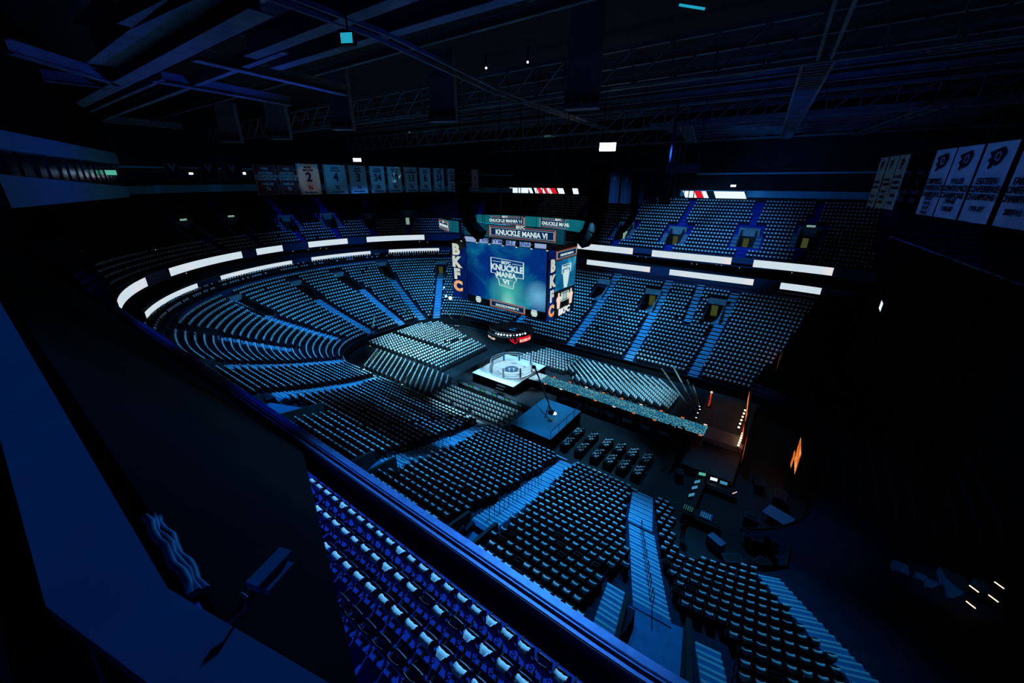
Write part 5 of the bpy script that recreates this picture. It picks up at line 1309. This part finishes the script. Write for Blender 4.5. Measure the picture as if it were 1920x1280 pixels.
for k, (ya, yb) in enumerate(ys):
    o = (-70, (ya + yb) / 2); w = (yb - ya); z0 = 23.9 if k > 1 else 24.0; z1 = 28.7
    if k < 2:
        banner(o, (0, 1), w + .3, z0, 28.4, M['banner_red'], 'dark red championship banner, %s of the hanging left row' % ('leftmost' if k == 0 else 'second'), 'hanging red banners',
               [(s, .5, v, IW) for s, v in (('NBA', .86), ('EASTERN', .72), ('CONFERENCE', .62), ('CHAMPIONS', .52))] + [(('1982-83', '2000-01')[k], .55, .36, IW), ('76', .7, .2, IW)], IW)
    else:
        nm = nums[k]
        L = [(nm, 1.9 if len(nm) < 2 else 1.7, .56, IN)] if nm else [('V', 1.4, .55, IN)]
        L += [('76', .85, .22, IR if k == 2 else IN), ('PHILADELPHIA', .34, .07, IN)]
        lab = 'pale retired jersey banner number %s hanging in the left row' % nm if nm else 'narrow pale banner without a number, last of the left row'
        L += [(names[k][0], .42, .88, IN), (names[k][1], .42, .79, IN)] if names[k][0] else []
        banner(o, (0, 1), w, z0, z1 - .0, M['banner_cream'] if k == 2 else M['banner_white'], lab, 'hanging jersey number banners', L, IR if k < 4 else IN)
for k, (ya, yb) in enumerate(((18.6, 20.2), (22.3, 24.7), (25.1, 27.8))):
    banner((-70, (ya + yb) / 2), (0, 1), yb - ya, 26.1, 28.7, M['banner_navy'], 'dark navy swallowtail banner with a V, %s of three at far left' % nth(k + 1), 'navy swallowtail banners', [('V', 1.3, .6, M['press_paint'])], M['press_paint'], True)
bl = Vector((6.3, -29.0)).normalized(); B0 = Vector((4.5, 70.0))
def rb(s0, s1, cloth, label, grp, lines, z0=23.05, z1=28.7, edge=None):
    c = B0 + bl * ((s0 + s1) / 2); return banner((c.x, c.y), (bl.x, bl.y), s1 - s0, z0, z1, cloth, label, grp, lines, edge)
G1 = 'pale championship banners on the right'
rb(0, 2.6, M['banner_white'], 'pale narrow banner, leftmost of the right-hand row', G1, [('P', 1.3, .82, IB), ('DIVISION', .42, .5, IB), ('CHAMPIONS', .4, .4, IB), ('1973-74', .45, .22, IB), ('1974-75', .45, .1, IB)])
rb(2.9, 5.5, M['banner_white'], 'pale narrow banner, second in the right-hand row', G1, [('P', 1.3, .82, IB), ('DIVISION', .42, .55, IB), ('CHAMPIONS', .4, .46, IB), ('1976-77', .45, .32, IB), ('1982-83', .45, .22, IB), ('1984-85', .45, .12, IB)])
rb(5.8, 8.4, M['banner_white'], 'pale narrow banner, third in the right-hand row', G1, [('P', 1.3, .82, IB), ('ATLANTIC', .42, .6, IB), ('DIVISION', .42, .5, IB), ('CHAMPIONS', .4, .4, IB), ('1985-86', .45, .26, IB), ('1994-95', .45, .12, IB)])
for k, (s, y_) in enumerate(((8.8, '1974'), (11.2, '1975'))):
    rb(s, s + 2.2, M['black_cloth'], 'black banner with pale lettering, %s of two on the right' % ('left' if k == 0 else 'right'), 'black stanley banners', [('PHILA', .55, .66, M['fascia']), ('F', .8, .5, M['fascia']), ('CHAMPS', .55, .34, M['fascia']), (y_, .7, .2, M['fascia'])])
for k, (s, L3, yy) in enumerate(((13.8, ('CAMPBELL', 'CONFERENCE', 'CHAMPIONS'), ('1974-75', '1975-76', '1976-77', '1979-80')), (17.7, ('WALES', 'CONFERENCE', 'CHAMPIONS'), ('1984-85', '1986-87')), (21.8, ('EASTERN', 'CONFERENCE', 'CHAMPIONS'), ('1996-97',)), (26.2, ('EASTERN', 'CONFERENCE', 'CHAMPIONS'), ('2009-10',)))):
    t = rb(s, s + 3.7, M['banner_white'], 'large pale conference banner, %s of four at the right edge' % ('first', 'second', 'third', 'last')[k], G1,
       [(L3[j], .62, .52 - .1 * j, IB) for j in range(3)] + [(y_, .40 if len(yy) > 2 else .55, (.255 - .072 * j if len(yy) > 2 else .24 - .11 * j) if len(yy) > 1 else .17, IB) for j, y_ in enumerate(yy)])
    d = Vector((bl.x, bl.y, 0)); n = Vector((d.y, -d.x, 0)); h = 5.65
    q = MB(); fr_ = lambda x, z, dd: tuple(d * x + n * (.1 + dd) + Vector((0, 0, h * .80 + z)))
    q.prism([(-.9, .45), (.55, .75), (.95, .35), (.75, -.25), (.3, -.55), (-.1, -.35), (-.3, -.75), (-.55, -.65), (-.45, -.3), (-.85, -.1), (-.5, .1)], fr_, .01); em = q.build('emblem', IB, t)
    q = MB(); q.tube([fr_(.35 + .28 * math.cos(a * PI / 8), .12 + .28 * math.sin(a * PI / 8), .03) for a in range(16)], .05, 4, closed=True); q.build('emblem_ring', M['banner_white'], em)
# dark banners seen edge-on behind the hanging speakers
for k in range(5):
    banner((-27.6 + 2.05 * k, 65.0), (1, 0), 1.7, 22.7, 27.6 - .15 * k, M['banner_navy'], 'dim navy banner, %s of five right of the bright flood lamp' % nth(k + 1), 'dim navy banners', [('A', .9, .75, M['fascia'])], None)
for k in range(6):
    banner((-18.3 + .62 * k, 63.0 + .3 * k), (.25, -1), 1.6, 23.3, 26.9, M['fascia'], 'dim blue banner hanging edge-on, %s of six' % nth(k + 1), 'edge-on dim blue banners', [], None)
t = thing('speaker_cluster', 'boxy blue-grey rigging cradle over the edge-on banners', 'rigging', (-16.6, 62.0, 27.2)); q = MB(); q.box((0, 0, .4), (4.4, 1.2, 1.1)); q.build('cradle', M['fascia'], t)
q = MB(); q.tube([(-1.8, 0, .9), (-1.8, 0, 9)], .2, 6); q.tube([(1.8, 0, .9), (1.8, 0, 9)], .05, 6); q.build('hoist', M['fascia'], t)

# ------------------------------------------------------------------ hanging line-array speakers
def array(path, w, label, n=9):
    t = thing('hanging_speaker', label, 'speaker', path[0], 0, 'hanging speaker columns'); o = Vector(path[0])
    P = [Vector(p) - o for p in path]; L = [0]
    for a, c in zip(P[:-1], P[1:]): L.append(L[-1] + (c - a).length)
    def at_(s):
        for i in range(len(P) - 1):
            if s <= L[i + 1] + 1e-6: return P[i].lerp(P[i + 1], (s - L[i]) / (L[i + 1] - L[i]))
        return P[-1]
    for k in range(n):
        a, c = at_(L[-1] * k / n), at_(L[-1] * (k + .96) / n)
        q = MB(); q.bar(a, c, w, w * .8); q.build('speaker_box', M['black_cloth'], t)
    q = MB(); q.tube([(0, 0, 0), (0, 0, 36 - o.z)], .03, 5); q.box((0, 0, .1), (w, w * .6, .15)); q.build('rigging', M['black_paint'], t)
array([(-29.9, 32, 27.6), (-29.95, 32, 24.7), (-29.6, 32, 22.9), (-28.8, 32, 21.6), (-27.5, 32, 20.8)], 1.15, 'curved black speaker column hanging left of the main screen')
array([(-20.9, 45, 27.6), (-20.9, 45, 24.3), (-20.9, 45, 22.5), (-21.5, 45, 20.4), (-22.7, 45, 19.0)], 1.9, 'large curved black speaker column at the right of the halo')
array([(-17.0, 46, 26.2), (-16.9, 46, 23.8), (-17.0, 46, 22.1), (-18.1, 46, 20.6)], .7, 'thin curved black speaker column beside the upper seats, rightmost')

# ------------------------------------------------------------------ roof steel
def beam(a, c, w, h, name='roof_beam', m='roof_steel'):
    q = MB(); q.bar(a, c, w, .08); q.bar((a[0], a[1], a[2] + h), (c[0], c[1], c[2] + h), w, .08); q.bar((a[0], a[1], a[2] + h / 2), (c[0], c[1], c[2] + h / 2), .08, h); return struct(q.build(name, M[m]))
def truss(a, c, h, name='roof_truss', step=3.0):
    q = MB(); a, c = Vector(a), Vector(c); L = (c - a).length; d = (c - a) / L; up = Vector((0, 0, h)); n = int(L / step)
    q.bar(a, c, .3, .3); q.bar(a + up, c + up, .3, .3)
    for k in range(n):
        p, r = a + d * L * k / n, a + d * L * (k + 1) / n
        q.bar(p, r + up, .14, .14); q.bar(r, r + up, .12, .12)
    return struct(q.build(name, M['roof_steel']))
beam((-125, 11.0, 33.0), (-22, 11.0, 33.0), 1.1, 1.4)
beam((-43, 9.6, 33.6), (-22.5, 9.6, 33.6), 1.6, 2.2)
beam((-90, 12.7, 33.1), (-42, 12.7, 33.1), .35, .5); beam((-84, 15.4, 33.2), (-28, 15.0, 33.2), .45, .7)
beam((-30, 13.8, 33.0), (-14, 13.9, 33.0), .8, 1.0); beam((-32, 16.2, 33.1), (-11, 16.8, 33.1), .7, .9)
beam((-31.5, 8.5, 33.6), (-13, 10.2, 33.6), .7, .9)
for x0, y0, x1, y1, w in ((-46.6, 11, -40.5, 5, .5), (-48.8, 11, -49.4, 4, .35), (-74.2, 11, -74.6, 5, .5), (-33.5, 12, -35.8, 24, .7), (-42.7, 12.2, -44.9, 23.6, .55), (-75, 11, -77, 24, .5)):
    beam((x0, y0, 33.0), (x1, y1, 33.0), w, .7)
for y, z in ((35.2, 33.0), (63.5, 33.0), (88.0, 33.0)): truss((-105, y, z), (22, y, z), 2.6)
for k in range(8): beam((-24, 68 + 4.4 * k, 33.6), (14, 68 + 4.4 * k, 33.6), .35, .6, 'roof_joist')
for k in range(6): beam((-105, 40 + 6 * k, 35.5), (15, 40 + 6 * k, 35.5), .35, .6, 'roof_joist')
for y in (20, 26): beam((-105, y, 35.8), (20, y, 35.8), .35, .6, 'roof_joist')
def catwalk(path, w, z, name='catwalk', rungs=True, dx=1.0):
    q = MB()
    for (xa, ya), (xb, yb) in zip(path[:-1], path[1:]):
        L = math.hypot(xb - xa, yb - ya); nx, ny = -(yb - ya) / L * w / 2, (xb - xa) / L * w / 2
        for s in (-1, 1): q.bar((xa + nx * s, ya + ny * s, z), (xb + nx * s, yb + ny * s, z), .16, .2)
        if rungs:
            n = int(L / dx)
            for k in range(n): t_ = k / n; x, y = xa + (xb - xa) * t_, ya + (yb - ya) * t_; q.bar((x - nx, y - ny, z), (x + nx, y + ny, z), .22, .08)
    return struct(q.build(name, M['roof_steel']))
catwalk([(-19.4, 7.0), (-20.3, 16), (-24.0, 30), (-25.6, 42), (-27.6, 60)], .9, 33, rungs=False)
catwalk([(-.6, 18), (-1.9, 35)], .7, 33.0, rungs=False); catwalk([(-2.2, 35.5), (-9.5, 108)], 1.7, 33.0, dx=.9)
catwalk([(-17.5, 64), (-27, 108)], 1.6, 33.0, dx=1.2); catwalk([(7.2, 62), (-1.0, 108)], 1.4, 33.0, dx=1.2)
catwalk([(-38.5, 34.7), (-47.0, 34.7)], .8, 33); catwalk([(-25.8, 35.0), (-32.0, 35.6)], .8, 33); catwalk([(-5.0, 35.6), (-15.8, 35.1)], .8, 33); catwalk([(3.0, 36.6), (9.0, 36.0)], .8, 33)
# hanging air ducts with four round outlets
for k, (x, y, z, w, h, lab) in enumerate(((-28.6, 28.5, 30.9, 2.2, 4.4, 'second from the right'), (-15.7, 29.8, 30.9, 2.3, 6.0, 'rightmost and largest'), (-42.0, 27.2, 31.0, 2.0, 5.0, 'third from the right'), (-56.5, 27.6, 30.9, 2.4, 4.0, 'fourth from the right'), (-68.0, 26.5, 31.0, 2.4, 4.0, 'leftmost'))):
    ang = math.atan2(-x, y) * .62
    t = thing('air_duct', 'hanging sheet-metal air duct with round outlets, %s' % lab, 'duct', (x, y, z), ang, 'hanging air ducts')
    q = MB(); q.box((0, .4, h / 2 + .9), (w, 1.0, h)); q.build('duct', M['roof_steel'], t)
    q = MB(); q.hexa([(-w * .58, -.3, 0), (w * .58, -.3, 0), (w * .5, .9, 0), (-w * .5, .9, 0), (-w * .55, -.2, 1.0), (w * .55, -.2, 1.0), (w * .5, .9, 1.0), (-w * .5, .9, 1.0)]); bx = q.build('outlet_box', M['roof_steel'], t)
    for j in range(4):
        q = MB(); q.tube([(-w * .41 + w * .273 * j, -.24, .52), (-w * .41 + w * .273 * j, -.33, .5)], .24, 14); q.build('outlet', M['black_cloth'], bx)
    q = MB()
    for s in (-.4, .4): q.tube([(w * s, .4, h + .9), (w * s, .4, 38 - z)], .03, 4)
    q.build('hanging_rod', M['roof_steel'], t)

AZ, DEEP, ICE, SKY = (.035, .42, 1.0), (.10, .46, 1.0), (.13, .58, 1.0), (.05, .44, 1.0)
# ------------------------------------------------------------------ flood lamps and small lights
def flood(p, w, h, rz, m, label, name='flood_lamp', drop=4.0, tilt=0.5):
    t = thing(name, label, 'lamp', p, rz); q = MB(); q.box((0, .12, 0), (w + .1, .2, h + .1)); q.tube([(0, .15, h / 2), (0, .15, drop)], .03, 5); q.build('housing', M['black_paint'], t)
    q = MB(); q.face([(-w / 2, 0, -h / 2), (w / 2, 0, -h / 2), (w / 2, .02, h / 2), (-w / 2, .02, h / 2)]); q.build('lens', m, t)
    return t
flood((-23.6, 52.4, 30.05), 2.0, .95, .42, E_['lamp'], 'large blazing white flood lamp under the roof, right of centre', drop=4)
flood((-66.0, 44.6, 29.4), 1.3, .55, .95, E_['lamp_mid'], 'small bright flood lamp over the number three banner', drop=4)
flood((-93.5, 25.8, 26.9), .8, .4, 1.1, E_['lamp_mid'], 'small white lamp at far left, below the roof, left of two', drop=8)
flood((-93.5, 28.5, 27.3), .6, .3, 1.1, E_['lamp_blue'], 'small blue-white lamp beside the lamp at far left', drop=8)
flood((-90.5, 36.0, 27.4), .8, .4, 1.1, E_['lamp_mid'], 'small white lamp left of the red banners', drop=8)
flood((-75.5, 88.0, 25.6), .8, .4, .8, E_['lamp_mid'], 'small white lamp right of the last pale banner', drop=10)
flood((-14.4, 90.0, 25.2), .9, .35, .2, E_['lamp_mid'], 'small white lamp above the far red and white board', drop=10)
t = flood((-14.2, 9.8, 30.5), .42, .3, .5, E_['cyan_panel'], 'cyan lit panel tucked between the roof beams at upper left', 'roof_panel', 4)
t = thing('roof_lamp_frame', 'teal-lit slatted frame at the top edge under the roof', 'lamp', (-4.1, 14.6, 31.2), .1)
q = MB()
for k in range(9): q.bar((-.5 + .13 * k, 0, 0), (-.45 + .13 * k, .1, -.28), .03, .03)
q.bar((-.6, 0, .02), (.75, 0, .1), .05, .05); q.bar((-.55, -.1, -.45), (.15, .05, -.62), .06, .05); q.tube([(0, 0, 0), (0, 0, 6)], .02, 4); q.build('slats', E_['cyan_panel'], t)
bulbs = [((-8.6, 10.4, 29.0), 'tiny bulb under the roof, left of the top centre'), ((-7.3, 10.6, 29.0), 'tiny bulb under the roof, right of the top centre'), ((-78.6, 9.3, 17.3), 'warm step lamp, first of three at the far left seats'), ((-77.0, 9.9, 16.9), 'warm step lamp, second of three at the far left seats'),
         ((-75.0, 10.5, 16.3), 'warm step lamp, third of three at the far left seats'), ((-77.2, 16.6, 16.7), 'warm lamp right of the three step lamps at left')]
b0 = None
for p, lab in bulbs:
    if b0 is None:
        b0 = thing('small_lamp', lab, 'lamp', p); q = MB(); q.ball((0, 0, 0), .03); q.build('bulb', E_['lamp_mid'], b0); q = MB(); q.tube([(0, 0, .1), (0, 0, .35)], .03, 5); q.build('socket', M['black_paint'], b0)
    else: dup(b0, p, 0, lab)
for k, (x, y, z, r_, lab) in enumerate(((-55.6, 54.6, 4.4, .34, 'brightest blue-white floor lamp under the letter column'), (-56.8, 54.6, 4.6, .2, 'smaller floor lamp left of the brightest one'), (-59.3, 56.6, 5.6, .16, 'smallest lamp in the far left seats'))):
    t = thing('wash_lamp', lab, 'lamp', (x, y, z)); q = MB(); q.ball((0, 0, 0), r_, 0, 12); q.build('lens', E_['lamp_blue'], t, True); q = MB(); q.cyl((0, .3, -2.2), .05, 2.4); q.box((0, .25, 0), (.3, .3, .3)); q.build('stand', M['black_paint'], t)
# tiny suite lamps on the wall between the two ribbon fronts
P, N = rr(61.2, 36.9, 36.9, 60, 12, 90); s0 = None; r2 = random.Random(9); k = 0
for i in range(len(P)):
    if P[i][0] < 4 and (P[i][1] > 60 or P[i][0] < -66) and r2.random() < .10:
        k += 1; p = (float(P[i][0]), float(P[i][1]), 12.0 + r2.random() * .9)
        if s0 is None: q = MB(); q.ball((0, 0, 0), .07, 0, 6); s0 = q.build('suite_lamp', E_['suite']); o = s0
        else: o = s0.copy(); COL.objects.link(o)
        o.location = p; tag(o, 'tiny warm lamp in the dark suites between the two ribbon fronts', 'lamp', 'tiny lamps in the suites')
# lit tubes of the concourse at lower right
for k, (p, lab) in enumerate((((11.05, 26.6, 5.8), 'upper left'), ((12.2, 27.7, 5.8), 'upper right'), ((11.75, 26.5, 5.75), 'lower right'), ((11.0, 26.0, 5.2), 'lower left'))):
    t = thing('tube_light', 'white tube light over the dark seats at lower right, %s of four' % lab, 'lamp', p, -.75)
    q = MB(); q.tube([(-.2, 0, 0), (.2, 0, 0)], .025, 6); q.build('tube', E_['lamp_warm'], t); q = MB(); q.box((0, .05, .06), (.46, .09, .06)); q.tube([(0, .05, .05), (0, .05, -1.6)], .03, 5); q.build('fitting', M['black_paint'], t)
q = MB()
for x, y, w, l, z in ((9.0, 28.9, .7, .9, 3.3), (9.85, 28.5, .5, .6, 3.5), (10.2, 28.1, .6, .8, 3.6), (11.2, 28.4, 1.1, 2.4, 3.9), (12.2, 28.9, .5, .8, 4.3)): q.box((x, y, z), (w, l, .5), 0)
struct(q.build('corner_landing', M['step']))
spot('corner_wash', (4, 36, 20), (10.8, 28.4, 3.9), 900, 16, AZ, .8, .3)  # dim spot added to light the corner landing, no fixture
spot('control_wash', (-8, 42, 26), (-.5, 30, 0), 6000, 40, AZ, .9, .4)  # spot added to lift the dark production corner, no fixture
# ------------------------------------------------------------------ press box at the left
p0, p1 = Vector((-29.9, 1.85)), Vector((-73.5, 15.0)); d = (p1 - p0); n = Vector((d.y, -d.x)).normalized()
if n.y > 0: n = -n
def pb(za0, za1, zb0, zb1, off0, off1, m, name):
    q = MB(); f = lambda p, o, z: (p.x + n.x * o, p.y + n.y * o, z)
    q.hexa([f(p0, off0, za0), f(p1, off0, zb0), f(p1, off1, zb0), f(p0, off1, za0), f(p0, off0, za1), f(p1, off0, zb1), f(p1, off1, zb1), f(p0, off1, za1)]); return struct(q.build(name, m))
pb(24.85, 26.3, 24.1, 25.35, 0, 2.5, M['press_paint'], 'press_box_front'); pb(27.4, 28.25, 28.0, 29.3, 0, 2.5, M['press_paint'], 'press_box_header'); pb(26.3, 27.4, 25.35, 28.0, .6, 2.5, M['glass'], 'window_1')
pb(28.25, 36, 29.3, 36, .3, 2.5, M['black_cloth'], 'press_box_wall')
q = MB()
for k in range(9):
    t_ = k / 8; p = p0 + d * t_; q.box((p.x + n.x * .4, p.y + n.y * .4, 26.6 + .3 * t_), (.14, .14, 2.2))
struct(q.build('trim_press_mullions', M['fascia']))
t = flood((p0 + d * .8).to_3d() + n.to_3d() * .45 + Vector((0, 0, 26.9)), 1.6, .5, 1.3, E_['green_screen'], 'pale lit screen behind the press box window at left', 'wall_screen', .4)

# ------------------------------------------------------------------ camera
cd = bpy.data.cameras.new('camera'); cam = bpy.data.objects.new('camera', cd); COL.objects.link(cam)
cam.location = CAM; cam.rotation_euler = (PI / 2 - PITCH, 0, YAW)
cd.sensor_width = 36; cd.lens = FPX / 1920 * 36; cd.clip_start = .05; cd.clip_end = 600
S.camera = cam
# ------------------------------------------------------------------ house light and added wash spots
for x, y in ((-33, 37), (-27, 45.5), (-38, 41), (-21, 44)): spot('ring_wash', (x, y, 21.6), (x, y, 0), 22000, 62, ICE, .8, .3)
spot('ring_key', (-30, 37.6, 10.9), (-30, 41, 1), 6000, 75, (.45, .80, 1.0), .5, .3)
spot('floor_wash', (-38, 34, 26), (-49, 43, 0), 90000, 42, (.30, .74, 1.0), .8, .3)
spot('floor_wash', (-12, 30, 27), (-16.5, 48, 0), 60000, 30, (.26, .72, 1.0), .8, .3)
for tx, ty, tz, p, a in ((-63, 24, 3, 17000, 46), (-69, 34, 4, 23000, 48), (-66, 50, 4, 30000, 48), (-56, 61, 4, 26000, 48), (-42, 63, 3, 26000, 52), (-27, 63, 3, 26000, 52), (-13, 62, 3, 26000, 50)):
    spot('bowl_wash', (-32 + (tx + 32) * .36, 41 + (ty - 41) * .46, 26), (tx, ty, tz), p * 1.15, a * 1.15, SKY, .9, .4)
for tx, ty, tz, p, a in ((-47, 18, 4, 24000, 50), (-30, 18, 4, 24000, 46), (-15, 19, 4, 24000, 46), (-3, 18, 5, 13000, 40)):
    spot('near_wash', (-32 + (tx + 32) * .7, 44, 27), (tx, ty, tz), p * 2.5, a, AZ, .9, .4)
for x in (-47, -37.5, -28.5, -17.6, -10.8): spot('board_spot', (x, 38, 24), (x, 28.0, 1.2), 9000, 5.5, (.6, .85, 1.0), .6, .1)
spot('floor_wash', (-27, 20, 28), (-29, 32, 0), 72000, 22, (.34, .76, 1.0), .6, .3)
spot('floor_wash', (-36, 20, 28), (-45, 33, 0), 56000, 26, (.26, .72, 1.0), .7, .3)
spot('floor_wash', (-17, 36, 25), (-12.5, 32.5, 0), 15000, 26, ICE, .8, .3)
spot('riser_wash', (-20, 38, 25), (-19.5, 33, 1.5), 13000, 20, (.05, .5, 1.0), .6, .3)  # spot added to brighten the riser deck
for x in (-24, -42): spot("rail_wash", (x - 6, 36, 29), (x, 7, 14.4), 26000, 20, (.004, .085, 1.0), .8, .3)  # deep blue spots added to brighten the left part of the rail
spot('balcony_wash', (-14, 30, 31), (-8, 3, 14), 74000, 40, DEEP, .8, .4)
spot('ledge_wash', (-20, 26, 31), (-2, 0, 25), 36000, 24, (.02, .30, 1.0), .9, .4)
spot('upper_wash', (-36, 50, 27), (-22, 80, 15), 30000, 44, (.08, .42, 1.0), .9, .4)
spot('upper_wash', (-8, 52, 28), (-14, 80, 15), 24000, 50, (.08, .42, 1.0), .9, .4)
spot('upper_wash', (-48, 46, 26), (-86, 48, 13.6), 24000, 34, (.03, .26, 1.0), .9, .4)
spot('upper_wash', (-48, 50, 26), (-72, 74, 14), 16000, 34, (.03, .26, 1.0), .9, .4)
spot('banner_wash', (-50, 54, 30), (-70, 56, 26.5), 560, 100, (.04, .42, .8), .8, .4)
spot('banner_wash', (-58, 36, 29), (-70, 37.8, 26.3), 340, 24, (.9, .85, .75), .6, .2)
spot('banner_wash', (-8, 46, 30), (8, 50, 26), 1700, 80, (.004, .13, 1.0), .8, .4)
def area(name, loc, tgt, sx, sy, p, rgb):
    l = bpy.data.lights.new(name, 'AREA'); l.shape = 'RECTANGLE'; l.size = sx; l.size_y = sy; l.energy = p; l.color = rgb
    o = bpy.data.objects.new(name, l); COL.objects.link(o); o.location = loc; o.rotation_euler = (Vector(tgt) - Vector(loc)).to_track_quat('-Z', 'Y').to_euler(); return o
spot('roof_uplight', (-36, 24, 24), (-38, 13, 33), 2600, 110, (.01, .06, 1.0), .9, .5)  # unseen uplights added for the faint blue on the roof steel
spot('roof_uplight', (-14, 24, 27), (-16, 16, 33), 500, 100, (.01, .06, 1.0), .9, .5)
spot('roof_uplight', (-4, 40, 22), (-6, 56, 33), 1500, 80, (.008, .07, 1.0), .9, .5)
for p_ in ((-98, 20, 24.5), (-99, 38, 24.5), (-94, 62, 24.3), (-80, 80, 24)): spot('press_wash', (-50, 44, 30), p_, 2600, 20, (.01, .3, .8), .9, .4)
spot('press_wash', (-40, 30, 30), (-58, 10, 26), 500, 60, (.02, .5, .8), .9, .4)
spot('press_wash', (-20, 60, 30), (-5, 92, 24), 7000, 50, (.02, .22, .9), .9, .4)
w = bpy.data.worlds.new('world'); S.world = w; w.use_nodes = True
w.node_tree.nodes['Background'].inputs['Color'].default_value = (.02, .05, .2, 1); w.node_tree.nodes['Background'].inputs['Strength'].default_value = .004
S.view_settings.view_transform = 'Standard'; S.view_settings.look = 'None'; S.view_settings.exposure = 0; S.view_settings.gamma = 1
S.view_settings.use_curve_mapping = False
